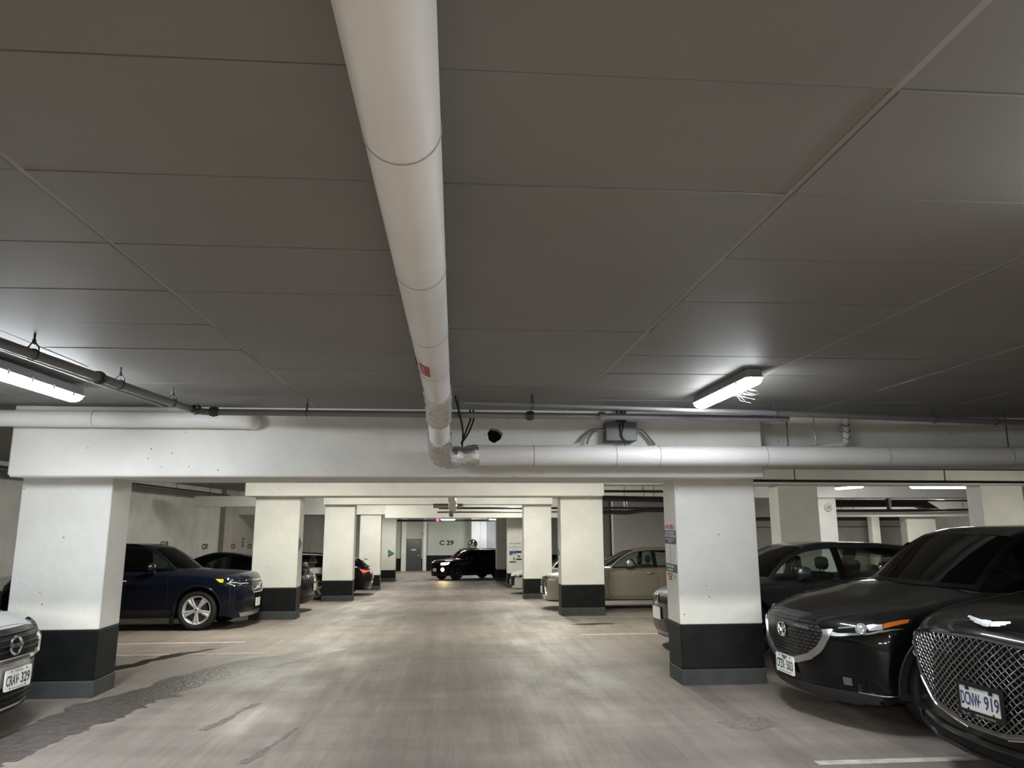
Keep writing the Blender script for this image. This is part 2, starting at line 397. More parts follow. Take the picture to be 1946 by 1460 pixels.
# far end: return walls, pilaster and the service door
slab('wall_far', 1.06, 46.7, -2, 1.60, 47.7, 2, WHITE)
slab('wall_far', 2.05, 46.9, -2, 3.3, 47.7, 2, WALLM)
slab('wall_far', -3.35, 47.4, -2, -3.05, 47.7, 2, WHITE)
d = struct(MB().rbox(-3.0, 47.60, -1.60, -2.14, 47.72, .36, .01).build('door_1', mat('grey door paint', (.07, .072, .072), .45)))
f = MB(); f.box(-3.05, 47.62, -1.6, -3.0, 47.71, .41); f.box(-2.14, 47.62, -1.6, -2.09, 47.71, .41); f.box(-3.0, 47.62, .36, -2.14, 47.71, .41)
f.build('door_frame', mat('door frame paint', (.12, .12, .12), .5), d)
MB().box(-2.72, 47.585, -.30, -2.42, 47.60, -.23).build('door_sign', mat('white sign', (.8, .8, .8), .4), d)
MB().tube([(-2.22, 47.6, -.62), (-2.22, 47.54, -.62), (-2.32, 47.54, -.62)], .014, 8).build('door_handle', SATIN, d)

# ------------------------------------------------------------------ columns
def column(x0, y0, x1, y1, ztop, label, band=.57, group='square concrete columns', curb=.15):
    yc = (y0 + y1) / 2; zb = zf(y0)
    t = thing('column', label, 'column', ((x0 + x1) / 2, yc, zb), group)
    a, c = (x1 - x0) / 2, (y1 - y0) / 2
    MB().rbox(-a, -c, band, a, c, ztop - zb, .012).build('shaft', WHITE, t, 20)
    b = MB(); e = .002; b.rbox(-a - e, -c - e, curb, a + e, c + e, band, .012); b.build('painted_band', BLACKP, t, 20)
    b = MB(); b.rbox(-a - .006, -c - .006, -.30, a + .006, c + .006, curb, .012); b.build('curb', CURBP, t, 20)
    return t
COLS = [
 (-4.16, 7.40, -3.32, 7.83, 2.02, 'near left column, large white shaft over a black and grey base, behind the silver car', .60),
 (2.255, 7.40, 3.10, 7.83, 2.02, 'near right column with the tall parking payment notice on its side face', .57),
 (-3.79, 14.36, -2.95, 14.78, 2.06, 'second column on the left, behind the nose of the dark blue crossover', .57),
 (2.07, 14.36, 2.91, 14.78, 2.06, 'second column on the right, in front of the pale beige sedan', .57),
 (-3.68, 21.3, -2.84, 21.72, 2.05, 'third column on the left, between the striped-lamp coupe and the black car with a red lamp', .555),
 (1.99, 21.3, 2.80, 21.72, 2.05, 'third column on the right, narrow white shaft behind the nose of the pale sedan', .555),
 (-3.56, 28.3, -2.77, 28.72, 1.84, 'fourth column on the left, just right of the black car with a red lamp', .54),
 (2.06, 29.05, 2.74, 29.45, 1.69, 'far column on the right with the white and blue payment board', .54),
 (-3.44, 35.2, -2.74, 35.62, 1.90, 'farthest column on the left, with a green triangle on its front', .52),
 (1.97, 35.0, 2.50, 35.6, 1.90, 'shaded dark column at the tail of the black vehicle with lit headlamps', .52),
 (6.50, 14.36, 7.33, 14.80, 2.30, 'grey shaded column rising behind the grey hatchback', .57),
 (10.56, 21.3, 11.42, 21.72, 2.24, 'bright white column with a small round alarm disc near its top', .57),
 (18.05, 28.3, 19.27, 28.75, 1.69, 'wide bright column far off, above the roof of the grey hatchback', .57),
 (20.53, 35, 20.93, 35.4, 1.90, 'thin bright column farthest off, left of the wide bright column', .57),
 (10.83, 14.36, 11.75, 14.80, 2.30, 'bright column above the black crossover roof, at the right edge of view', .57),
]
for (x0, y0, x1, y1, zt_, lb, bd) in COLS: column(x0, y0, x1, y1, zt_, lb, bd)

# white pilaster by the far mirror
t = thing('pilaster', 'bright white pilaster on the far wall beside the round mirror', 'pilaster', (1.825, 47.2, zf(47)))
MB().rbox(-.22, -.45, .78, .22, .49, 3.3, .01).build('shaft', WHITE, t, 20)
MB().rbox(-.222, -.452, 0, .222, .49, .78, .01).build('painted_band', BLACKP, t, 20)

# ================================================================== lamps
COOL, WARM = (.90, .95, 1.0), (1.0, .99, .87)
HOUSE = mat('lamp housing grey', (.30, .31, .32), .5)
CLIPM = mat('lamp clip steel', (.5, .5, .5), .3, metal=1)
def lens_mat(name, col, k): return mat(name, (.8, .8, .8), .4, emit=col, es=LAMP * k)
def ceiling_light(x, y, z, label, col=COOL, k=1.0, L=1.25, rot=0., name='lens glow', group='vapour tight strip lamps', clips=False, edge=.22):
    """batten lamp: grey tray, bulged glowing cover, clips"""
    t = thing('strip_lamp', label, 'lamp', (x, y, z), group); t.rotation_euler = (0, 0, rot)
    h = L / 2; b = MB()
    def ring(w, yy, zz): return [(-w, yy + .045 * (1 if yy < 0 else -1), zz)]
    def outline(w, l, c): return [(-w + c, -l), (w - c, -l), (w, -l + c), (w, l - c), (w - c, l), (-w + c, l), (-w, l - c), (-w, -l + c)]
    levels = [(0.0, .055, h - .02, .02), (-.045, .062, h - .012, .025), (-.058, .070, h, .03), (-.064, .070, h, .03)]
    b.grid([[(px, py, z_) for px, py in outline(w_, l_, c_) + outline(w_, l_, c_)[:1]] for z_, w_, l_, c_ in levels])
    b.add([(px, py, 0) for px, py in outline(.055, h - .02, .02)], [tuple(range(8))])
    b.build('housing', HOUSE, t, 30)
    b = MB(); lv = [(-.064, .062, h - .008, .03), (-.085, .060, h - .012, .032), (-.105, .046, h - .03, .03), (-.113, .026, h - .05, .02)]
    b.grid([[(px, py, z_) for px, py in outline(w_, l_, c_) + outline(w_, l_, c_)[:1]] for z_, w_, l_, c_ in lv])
    b.add([(px, py, -.113) for px, py in outline(.026, h - .05, .02)], [tuple(range(7, -1, -1))])
    b.m[:8] = [1] * 8
    b.build('lens', [lens_mat(name, col, k), lens_mat(name + ' edge', col, k * edge)], t, 60)
    for yy in ((-.42, -.14, .14, .42) if clips else ()):
        for sx in (-1, 1): MB().box(sx * .068 - .004, yy * L / 1.25 - .012, -.085, sx * .068 + .004, yy * L / 1.25 + .012, -.05).build('clip', CLIPM, t, 0)
    return t
CL = CZ
ceiling_light(-3.03, 5.38, CL - .03, 'brightest strip lamp at the left edge, beside the hanging grey pipe', COOL, 1.2, name='lens glow near left', clips=True)
ceiling_light(2.16, 5.62, CL, 'lit strip lamp under the ceiling above the near right column, cobwebs below', COOL, .64, name='lens glow near right', clips=True)
for i, (x, y, k) in enumerate([(-3.9, -3.3, 3.2), (-1.4, -3.3, 3.2), (1.1, -3.3, 3.2), (3.6, -3.3, 3.2)]):  # added unseen row, turned crosswise to brighten the lower part of the columns
    ceiling_light(x, y, CL, 'unseen strip lamp added behind the viewer', WARM, k, rot=PI / 2 if y > -5 else 0, edge=1.0, name='lens glow warm %d' % int(k * 10))
for (x, y, k) in [(-3.0, 11.9, 1.7), (2.1, 11.9, 1.6), (-3.0, 18.9, 1.8), (2.1, 18.9, 1.7), (-3.0, 26.0, 1.8), (2.1, 26.0, 1.6)]:
    ceiling_light(x, y, CL, 'strip lamp hidden above a drop beam over the aisle', WARM, k, name='lens glow warm %d' % int(k * 100))
far1 = ceiling_light(-.36, 39.6, 1.70, 'far strip lamp seen end on beside the small red lamp', COOL, .8, L=.78, rot=PI / 2, name='lens glow far')
far2 = ceiling_light(2.09, 39.6, 1.70, 'far small lit lamp right of the other far lamp', COOL, .8, L=.5, rot=PI / 2, name='lens glow far')
for t in (far1, far2):
    for y in (-.12, .12): MB().tube([(0, y, -.01), (0, y, .159)], .012, 8).build('hanger_rod', DARKP, t)
ceiling_light(2.16, 1.42, CL, 'strip lamp just outside the view on the right', COOL, .5, name='lens glow side bay')
ceiling_light(-2.9, 33.2, 1.86, 'strip lamp beyond the fourth left column', WARM, 1.0, name='lens glow warm 100')
ceiling_light(-2.6, 44.2, 1.86, 'strip lamp in front of the far grey door', WARM, 1.8, name='lens glow warm 180')
ceiling_light(1.75, 45.0, 1.86, 'strip lamp in front of the far white pilaster', COOL, 1.1, name='lens glow far dim')
side1 = ceiling_light(9.75, 17.5, 2.44, 'oval glow of a lamp between the right columns, seen nearly end on', COOL, .8, L=1.2, name='lens glow side')
side2 = ceiling_light(12.1, 17.5, 2.45, 'long thin lit lamp across the right bay above the black roof', COOL, .8, L=1.5, rot=PI / 2, name='lens glow side')
for t in (side1, side2):
    for y in (-.4, .4): MB().tube([(0, y, -.01), (0, y, .224)], .012, 8).build('hanger_rod', DARKP, t)
for (x, y, k) in [(17.5, 25.6, 1.5), (12.5, 31.0, .9), (19.5, 33.0, 1.2), (12.3, 10.8, 2.2), (10.8, 19.6, .4)]: ceiling_light(x, y, 1.86 if y > 28.4 else CL, 'added unseen lamp lighting the right bays', WARM, k, name='lens glow warm %d' % int(k * 100))  # unseen lamps added to brighten the right-hand columns

# cobwebs under the near right lamp
b = MB()
for i in range(10):
    a = Vector((2.16 + rng.uniform(-.05, .05), 5.25 + rng.uniform(-.2, .25), CL - .118)); q = a + Vector((rng.uniform(-.03, .14), rng.uniform(-.08, .08), rng.uniform(-.07, -.02)))
    mid = (a + q) / 2 + Vector((rng.uniform(-.03, .03), rng.uniform(-.03, .03), rng.uniform(-.02, .01)))
    b.tube([a, mid, q], .0004, 4)
tag(b.build('cobweb', mat('cobweb', (.8, .8, .8), .8), None), 'wispy cobwebs hanging below the lit right strip lamp', 'cobweb')

# ================================================================== big insulated pipe
def resamp_(P, n):
    P = np.asarray([tuple(p) for p in P], float); d = np.concatenate([[0], np.cumsum(np.sqrt((np.diff(P, axis=0) ** 2).sum(1)))]); q = np.linspace(0, d[-1], n)
    return np.stack([np.interp(q, d, P[:, k]) for k in range(3)], 1)
PX, PZ, PR = -.136, 2.515, .093
t = thing('insulated_pipe', 'large white insulated pipe along the ceiling that turns right below the beam', 'pipe', (PX, 0, PZ))
def tloc(o, p): return [Vector(q) - Vector(o.location) for q in p]
def pipe_run(parent, name, pts, r, m, n=28, **k):
    b = MB(); b.tube(tloc(parent, pts), r, n, **k); return b.build(name, m, parent, 50)
straight = [(PX, y, PZ) for y in np.linspace(-6, 5.22, 40)]
run = pipe_run(t, 'pipe_run', straight, PR, PIPEW)
cross = [(x, 6.98 , 2.205 + .012 * (x / 8)) for x in np.linspace(.17, 16, 40)]
cr = pipe_run(t, 'cross_run', cross, .1, PIPEW)
drop = bend([(PX, 5.60, PZ), (PX, 5.95, PZ - .01), (PX - .005, 6.42, 2.34)], .25)
pipe_run(t, 'drop_run', [(PX - .003, 5.70, 2.465), (PX - .006, 6.60, 2.283)], PR - .004, PIPEW)
b = MB(); path = bend([(PX, 5.16, PZ), (PX, 5.46, PZ), (PX - .003, 5.92, 2.42)], .22, 9)
path = [Vector(p) for p in resamp_(path, 30)]; rs = [PR + .007 + .004 * math.sin(i * 1.1) for i in range(len(path))]
b.tube(tloc(t, path), 0, 34, rs=rs); b.crinkle(.0026); b.build('foil_joint', FOIL, t, 25, label='crinkled foil wrapping on the pipe bend')
b = MB(); path = bend([(PX - .006, 6.40, 2.325), (PX - .004, 6.98, 2.175), (.22, 6.98, 2.205)], .26, 13)
path = [Vector(p) for p in resamp_(path, 40)]; rs = [.104 + .005 * math.sin(i * .9) for i in range(len(path))]
b.tube(tloc(t, path), 0, 34, rs=rs); b.crinkle(.0032); b.build('foil_elbow', FOIL, t, 25, label='crinkled foil elbow')
seamm = mat('pipe seam grey', (.42, .41, .40), .6)  # seam rings in a darker grey than the jacket
for y in (1.60, 2.55, 3.45, 4.30):
    b = MB(); b.lathe([(PR + .0015, -.003), (PR + .003, 0), (PR + .0015, .003)], (0, y, 0), (0, 1, 0), 40); b.build('jacket_seam', seamm, t, 60)
for x in (.75, 1.55, 1.98, 3.05, 4.3, 5.6):
    b = MB(); b.lathe([(.1015, -.004), (.1035, 0), (.1015, .004)], (x - PX, 6.98, 2.205 + .012 * x / 8 - PZ), (1, 0, 0), 40); b.build('jacket_seam', seamm, t, 60)
# red sticker wrapped on the pipe
b = MB(); A0, A1, ya, yb = math.radians(222), math.radians(262), 3.92, 4.20
b.grid([[((PR + .002) * math.cos(a), y, (PR + .002) * math.sin(a)) for a in np.linspace(A0, A1, 9)] for y in np.linspace(ya, yb, 6)])
o = b.build('pipe_label', mat('red pipe label', (.36, .03, .035), .5), t, 60, label='red label with pale lettering')
b = MB()
v, f = text_mesh('SANITARY', .075, .0, .0008, .62)
b.add([((PR + .0035) * math.cos(A0 + (A1 - A0) * (.40 - p[1] / .075 * .42)), (ya + yb) / 2 + p[0] * .9, (PR + .0035) * math.sin(A0 + (A1 - A0) * (.40 - p[1] / .075 * .42))) for p in v], f)
o2 = b.build('lettering', mat('pale lettering', (.75, .68, .64), .6), o, 0)
for k, yy in enumerate((4.05, 4.30)):   # black marker strokes on the jacket
    b = MB(); b.tube([((PR + .0015) * math.cos(a), yy + .12 * (a - 3.2) ** 1 * .5, (PR + .0015) * math.sin(a)) for a in np.linspace(3.15, 3.62, 8)], .0035, 5); b.build('marker_stroke', INKK, t, 60)
# pipe hangers
for y in (.9, 3.0, 5.1):
    b = MB(); b.tube([(0, y, PR + .001), (0, y, CZ - PZ + .02)], .008, 8); b.build('hanger_rod', GALV, t)
for x in (3.30, 5.62):
    b = MB(); zc = 2.205 - PZ; b.tube([(x - PX, 6.98, zc + .1), (x - PX, 6.98, CZ - PZ + .02)], .006, 8); b.build('hanger_rod', DARKP, t)

# left white pipe
t = thing('branch_pipe', 'white lagged pipe crossing above the near left column and ending in the beam', 'pipe', (-4, 7.05, 2.545))
b = MB(); pts = bend([(-8.19 + 4, 0, 0), (1.72, 0, -.004), (2.05, .02, -.01), (2.05, .099, -.01)], .12)
b.tube(pts, .078, 24); b.build('pipe_run', PIPEW, t, 50)
b = MB(); b.lathe([(.079, -.004), (.082, 0), (.079, .004)], (.62, 0, 0), (1, 0, 0), 32); b.build('jacket_seam', seamm, t, 60)

# ================================================================== sprinkler pipes
def hanger(parent, p, r, ztop, m=DARKP):
    """ring on the pipe, yoke and rod up to the ceiling"""
    b = MB(); x, y, z = p
    b.tube([(x, y, z + r + .05), (x, y, ztop)], .007, 8); b.tube([(x, y, z + r + .035), (x, y, z + r + .06)], .013, 8)
    return b
def run_pipe(name, label, pts, r, m, rad=.08, hang=(), coup=(), group='grey sprinkler pipes', n=14, cat='pipe', ax=0, ztop=CZ + .015, taper=1.0):
    o = Vector(pts[0]); t = thing(name, label, cat, o, group)
    bp = bend(pts, rad); b = MB(); b.tube([Vector(p) - o for p in bp], r, n, rs=[r * min(1, taper + (1 - taper) * i / (len(bp) * .5)) for i in range(len(bp))]); b.build('pipe_run', m, t, 50)
    for (p, d) in hang:
        p = Vector(p); b = MB(); d = Vector(d).normalized(); s_ = d.cross(Vector((0, 0, 1)))
        ring = [p + s_ * ((r + .004) * math.cos(a)) + Vector((0, 0, 1)) * ((r + .004) * math.sin(a)) - o for a in np.linspace(0, 2 * PI, 18, endpoint=False)]
        b.tube(ring, .004, 6, closed=True)
        zt = p.z + r + .045
        for sg in (-1, 1): b.tube([p + s_ * sg * (r + .004) - o, p + s_ * sg * (r + .002) + Vector((0, 0, r + .012)) - o, Vector((p.x, p.y, zt)) + s_ * sg * .006 - o], .0045, 6)
        b.tube([Vector((p.x, p.y, zt - .012)) - o, Vector((p.x, p.y, ztop)) - o], .0065, 8); b.tube([Vector((p.x, p.y, zt - .012)) - o, Vector((p.x, p.y, zt + .014)) - o], .011, 8)
        b.build('hanger', DARKP, t)
    for (p, d, k) in coup:
        b = MB(); p = Vector(p) - o; d = Vector(d).normalized()
        b.lathe([(r + .001, -.034), (r + .011, -.032), (r + .012, -.012), (r + .017, -.008), (r + .017, .008), (r + .012, .012), (r + .011, .032), (r + .001, .034)], p, d, 20)
        sd = d.cross(Vector((0, 0, 1))).normalized()
        for sg in (-1, 1): b.tube([p + sd * sg * (r + .018) - d * .03, p + sd * sg * (r + .018) + d * .03], .008, 8)
        b.build('coupling', m if k else DARKP, t)
    return t
cor = Vector((-2.27, 6.55, 2.545))
run_pipe('sprinkler_pipe', 'long grey sprinkler pipe that bends to run along the near beam behind the big pipe',
         [(-2.62, 1.0, 2.56), (-2.47, 4.0, 2.55), cor, (3.15, 6.62, 2.535)], .029, STEELP, .14,
         hang=[((-2.445, 4.3, 2.548), (0, 1, 0)), ((-2.375, 5.25, 2.547), (0, 1, 0)), ((-2.31, 6.05, 2.546), (0, 1, 0)), ((-1.33, 6.56, 2.544), (1, 0, 0)), ((.02, 6.575, 2.542), (1, 0, 0))],
         coup=[((-2.40, 5.0, 2.548), (0, 1, 0), 0), ((-2.24, 6.40, 2.546), (0, 1, 0), 0), ((-2.13, 6.53, 2.545), (1, 0, 0), 0), ((.68, 6.585, 2.54), (1, 0, 0), 0), ((1.35, 6.59, 2.54), (1, 0, 0), 1)])
run_pipe('sprinkler_pipe', 'grey steel pipe sloping out from the big pipe along the right ceiling',
         [(.06, 6.11, 2.580), (2.55, 6.40, 2.565), (5.85, 6.98, 2.562), (12, 8.0 - .62, 2.56)], .030, STEELP, .4, taper=.55,
         hang=[((.66, 6.18, 2.572), (1, .1, 0)), ((2.95, 6.46, 2.56), (1, .15, 0)), ((4.72, 6.78, 2.56), (1, .18, 0)), ((5.45, 6.90, 2.56), (1, .18, 0))])
run_pipe('conduit', 'thin pale conduit along the left ceiling between lamp and sprinkler pipe', [(-2.95, 1, 2.648), (-2.72, 6.9, 2.648)], .012, HOUSE, group='conduits')
t = run_pipe('drain_pipe', 'short white plastic drain pipe with an elbow, under the right ceiling', [(4.085, 7.28, 2.66), (4.075, 7.28, 2.365), (3.52, 7.30, 2.30)], .034, WHITE, .07, group='drain pipes')
b = MB()
for z in (-.10, -.165, -.235): b.tube([(.036 * math.cos(a) - .003, .036 * math.sin(a), z + .012 * math.sin(2.5 * a)) for a in np.linspace(0, 2 * PI, 22, endpoint=False)], .004, 5, closed=True)
b.build('glue_line', DARKP, t)
t = run_pipe('hanger_rod', 'thin steel rod with a clamp beside the white drain pipe', [(3.69, 7.2, 2.68), (3.70, 7.2, 2.315)], .007, GALV, group='rods')
# pipes seen through the gaps beyond the beams
def far_pipe(label, pts, r, m=DARKP, rods=(), group='pipes beyond the beams', rad=.1, zt=None):
    t = run_pipe('service_pipe', label, pts, r, m, rad, group=group, n=10)
    o = Vector(pts[0])
    for x, y, z, z1 in rods: MB().tube([Vector((x, y, z)) - o, Vector((x, y, z1)) - o], .008, 6).build('hanger_rod', DARKP, t)
    return t
far_pipe('dark pipe just under the right insulated pipe', [(3.3, 9.0, 2.245), (12, 9.0, 2.215)], .022, rods=[(7.0, 9, 2.23, CZ), (5.0, 9, 2.24, CZ)])
far_pipe('dark pipe low under the right beam, below the other', [(3.3, 9.4, 2.10), (12, 9.4, 2.06)], .018, rods=[(4.5, 9.4, 2.1, CZ), (6.6, 9.4, 2.09, CZ)])
far_pipe('thin dark pipe high right of the second right column', [(2.95, 17, 2.25), (7, 17, 2.235)], .03, rods=[(3.4, 17, 2.25, CZ), (4.4, 17, 2.25, CZ)])
far_pipe('thick dark pipe right of the second right column', [(2.95, 18, 2.125), (7, 18, 2.05)], .07, rods=[(4.2, 18, 2.1, CZ)])
t = far_pipe('short dark pipe with a bright end fitting, right of the second right column', [(2.9, 18.5, 1.885), (4.3, 18.5, 1.885), (4.36, 18.5, 2.03)], .03, rods=[(3.3, 18.5, 1.9, CZ), (3.6, 18.5, 1.9, CZ)], rad=.05)
MB().tube([(1.44, 0, .02), (1.44, 0, .17)], .05, 10).build('end_fitting', GALV, t)
far_pipe('thick dark sagging pipe above the pale sedan', [(2.9, 18.2, 1.78), (3.9, 18.2, 1.78), (4.3, 18.2, 1.76), (4.7, 18.2, 1.83), (7, 18.2, 1.82)], .055, rods=[(4.75, 18.2, 1.82, CZ), (5.0, 18.2, 1.82, CZ)], rad=.2)
far_pipe('dark pipe turning down in the right bay', [(10.5, 24, 2.385), (14.7, 24, 2.385), (14.7, 24, 1.85)], .045, DARKP, rad=.06, rods=[(12, 24, 2.4, CZ), (13.6, 24, 2.4, CZ)])
t = far_pipe('pale drop pipe in the right bay', [(14.85, 24.1, CZ - .006), (14.80, 24.1, 1.80)], .06, WHITE)
far_pipe('thin dark pipe in the right bay', [(12, 24.6, 2.22), (20, 24.6, 2.21)], .03, rods=[(15.0, 24.6, 2.2, CZ), (16.4, 24.6, 2.2, CZ), (17.2, 24.6, 2.2, CZ)])
t = thing('duct', 'dark flat duct with a slanted end in the right bay', 'duct', (14.4, 25, 2.10), None)
MB().prism([(-1.7, -.10), (2.0, -.10), (2.7, -.36), (2.9, -.30), (2.25, .10), (-1.7, .10)], frame((0, .2, 0), (1, 0, 0), (0, 0, 1)), .4).build('duct_body', DARKP, t, 20)
for x in (-1, 1): MB().tube([(x, 0, .05), (x, 0, CZ - 2.10)], .01, 6).build('hanger_rod', DARKP, t)
far_pipe('dark pipe low in the right bay with brackets', [(11.8, 23.5, 1.84), (19, 23.5, 1.87)], .055, rods=[(13.2, 23.5, 1.88, CZ), (15.8, 23.5, 1.88, CZ)])
far_pipe('white pipe low in the right bay', [(11.8, 23.2, 1.765), (15.5, 23.2, 1.77), (19, 23.2, 1.84)], .05, WHITE, rad=.3, rods=[(12.6, 23.2, 1.8, CZ), (16.8, 23.2, 1.82, CZ)])
t = far_pipe('dark crooked pipe end right of the thin long lamp', [(17.2, 22.5, CZ - .006), (17.35, 22.5, 2.24), (19.2, 22.5, 2.24)], .03, rad=.03)
far_pipe('upper dark pipe along the left wall', [(-7.7, 9.5, 2.50), (-7.75, 26, 2.42)], .05, rods=[(-7.7, y, 2.5, CZ) for y in (12, 15, 18, 21)])
far_pipe('lower dark pipe along the left wall', [(-7.3, 9.5, 2.44), (-7.4, 26, 2.36)], .035, rods=[(-7.33, y, 2.4, CZ) for y in (13, 16.5, 20)])
t = thing('duct', 'pale boxed duct near the left wall, above the striped-lamp coupe', 'duct', (-5.9, 20.7, 2.1)); MB().rbox(-1.1, -.3, -.13, 1.5, .3, .15, .01).build('duct_body', WHITE, t, 20)
for x in (-.8, 1.2): MB().tube([(x, 0, .1), (x, 0, CZ - 2.1)], .01, 6).build('hanger_rod', DARKP, t)
far_pipe('black pipe across the far bay behind the last beam', [(-3.4, 40.4, 1.56), (4, 40.4, 1.555)], .05, rods=[(-2.5, 40.4, 1.6, 1.86), (.5, 40.4, 1.6, 1.86)])
far_pipe('thick dark pipe below the third beam', [(-.55, 25.5, 1.995), (8, 25.5, 1.985)], .035, rods=[(.3, 25.5, 2, CZ)])
far_pipe('thinner grey pipe below the third beam', [(-.6, 25.7, 1.86), (8, 25.7, 1.87)], .03, STEELP, rods=[(.2, 25.7, 1.88, CZ)])
far_pipe('red fire lamp pipe stub', [(-.90, 39.4, 1.86), (-.90, 39.4, 1.66)], .012)
t = thing('fire_lamp', 'small red lamp hanging beside the far strip lamp', 'lamp', (-.90, 39.4, 1.595))
MB().lathe([(.001, .07), (.05, .06), (.075, 0), (.06, -.055), (.001, -.07)], (0, 0, 0), (0, 0, 1), 14).build('globe', mat('red lamp glass', (.4, .01, .03), .3, emit=(1, .04, .12), es=1.1), t)

# foil wrapped pipe seen below the second beam
t = thing('foil_pipe', 'foil wrapped drop of pipe hanging below the second beam over the aisle', 'pipe', (-.08, 16.2, 2.2))
b = MB(); path = bend([(0, 0, CZ - 2.2), (.0, 0, -.10), (.03, .5, -.30), (.03, .9, -.32)], .3, 8); path = resamp_(path, 34); rs = [.088 + .011 * math.sin(i * .8) for i in range(len(path))]
b.tube(path, 0, 26, rs=rs); b.crinkle(.005); b.build('foil_wrap', FOIL, t, 25)
b = MB(); b.tube([(-.42, 1.0, -.28), (.26, 1.0, -.28)], .05, 12); b.build('cross_pipe', GALV, t)
b = MB(); b.lathe([(.001, -.02), (.05, 0), (.06, .06), (.05, .16), (.001, .17)], (.0, .95, -.52), (0, 0, 1), 12); b.build('hanging_cap', HOUSE, t)
b = MB(); b.tube([(.10, -.06, .4), (.13, -.10, .1), (.11, .1, -.1)], .012, 6); b.build('cable', DARKP, t)

# junction box and its conduits on the beam
t = thing('junction_box', 'grey steel junction box on the beam above the right insulated pipe', 'box', (1.628, 7.145, 2.452))
MB().rbox(-.155, -.13, -.095, .155, .004, .093, .006).build('box_body', mat('grey box paint', (.09, .095, .105), .4, bump=(20, .05)), t, 20)
MB().rbox(-.15, -.134, -.09, .15, -.129, .088, .002).build('box_cover', mat('grey box cover', (.11, .115, .125), .4), t, 20)
for p in ([(-.155, -.06, .02), (-.25, -.06, .02), (-.31, -.06, -.05), (-.33, -.06, -.12)], [(-.155, -.03, .025), (-.27, -.03, .03), (-.37, -.03, -.04), (-.41, -.03, -.1)], [(.155, -.06, .02), (.22, -.06, .02), (.28, -.06, -.05), (.33, -.06, -.12)], [(.155, -.03, .025), (.24, -.03, .02), (.31, -.03, -.06), (.36, -.03, -.12)]):
    MB().tube(bend(p, .05), .012, 8).build('conduit', GALV, t)
for x in (-.02, .02, .06): MB().tube([(x, -.05, .09), (x, -.05, .22)], .013, 8).build('riser', DARKP, t)
MB().tube(bend([(.0, -.14, .20), (-.02, -.145, .06), (-.01, -.14, -.06), (.04, -.14, -.12), (.03, -.14, -.14)], .05), .007, 6).build('loose_cable', BLACKPL, t)
MB().tube(bend([(.015, -.14, .20), (.02, -.145, .05), (-.01, -.145, -.05), (.07, -.14, -.13)], .05), .006, 6).build('loose_cable', BLACKPL, t)
t = thing('beam_slot', 'thin dark slot in the beam just under the right insulated pipe', 'slot', (1.46, 7.149, 2.135)); MB().rbox(-.17, -.004, -.012, .17, .0, .012, .003).build('slot_edge', GRILLEB, t, 0)
t = thing('cable_bundle', 'loose black cables hanging by the foil joint of the big pipe', 'cable', (.09, 6.62, 2.5))
for dx in (0, .03): MB().tube(bend([(.04 + dx, .05, .10), (.05 + dx, .02, .02), (.0 + dx, 0, -.12), (-.04, 0, -.22)], .06), .008, 6).build('strand', BLACKPL, t)
MB().tube(bend([(-.10, -.35, .16), (-.05, -.1, .02), (-.02, 0, -.12), (-.03, .05, -.24)], .08), .009, 6).build('strand', BLACKPL, t)

# ================================================================== signs and stencils
SIGNW, NAVY, SGREEN, SRED, SBLUE = mat('sign white', (.72, .71, .70), .4), mat('sign navy', (.035, .045, .10), .4), mat('sign green', (.03, .10, .05), .4), mat('sign red ink', (.50, .05, .07), .5), mat('sign blue', (.03, .10, .28), .4)
GREYI = mat('sign grey ink', (.25, .25, .26), .5)
def sign_panel(t, name, M, x0, y0, x1, y1, m, d=.004, z=0):
    b = MB(); b.add([M @ Vector(p) for p in [(x0, y0, z), (x1, y0, z), (x1, y1, z), (x0, y1, z), (x0, y0, z + d), (x1, y0, z + d), (x1, y1, z + d), (x0, y1, z + d)]],
                    [(3, 2, 1, 0), (4, 5, 6, 7), (0, 1, 5, 4), (1, 2, 6, 5), (2, 3, 7, 6), (3, 0, 4, 7)]); return b.build(name, m, t, 0)
def letters(par, M, txt, x, y, size, m, z=.005, bold=.001, sx=1.0):
    b = MB(); b.text(txt, M @ Matrix.Translation((x, y, z)), size, .001, bold, sx); return b.build('lettering', m, par, 0)
# payment notice on the side of the near right column (faces -X)
t = thing('payment_notice', 'tall payment notice with navy, white and green bands on the near right column', 'sign', (2.254, 7.615, 1.26))
M = frame((-.001, 0, 0), (0, -1, 0), (0, 0, 1))
a = sign_panel(t, 'header_panel', M, -.19, .225, .19, .295, SIGNW); letters(a, M, '\u2193PAY HERE\u2193', 0, .258, .062, SRED, sx=.95)
a = sign_panel(t, 'navy_panel', M, -.19, .085, .19, .225, NAVY)
for s_, y, h in (('EASY OR NOW?', .198, .042), ('PAY WITH YOUR PHONE', .165, .034), ('Scan the code below to pay for your', .134, .02), ('parking now', .112, .02)): letters(a, M, s_, 0, y, h, SIGNW, bold=.0006)
a = sign_panel(t, 'code_panel', M, -.19, -.115, .19, .085, SIGNW)
a = sign_panel(t, 'panel_divider', M, -.004, -.11, .004, .08, GREYI, .006)
a = sign_panel(t, 'green_panel', M, -.19, -.20, .19, -.115, SGREEN); letters(a, M, 'Download the app', -.04, -.14, .034, SIGNW); letters(a, M, 'or pay by text', -.04, -.175, .032, SIGNW)
a = sign_panel(t, 'footer_panel', M, -.19, -.295, .19, -.20, SIGNW)
for s_, y in (('PARK AT YOUR', -.222), ('OWN RISK', -.247), ('24 HOURS', -.272)): letters(a, M, s_, -.045, y, .027, SRED)
letters(a, M, 'P', .12, -.245, .06, INKK)
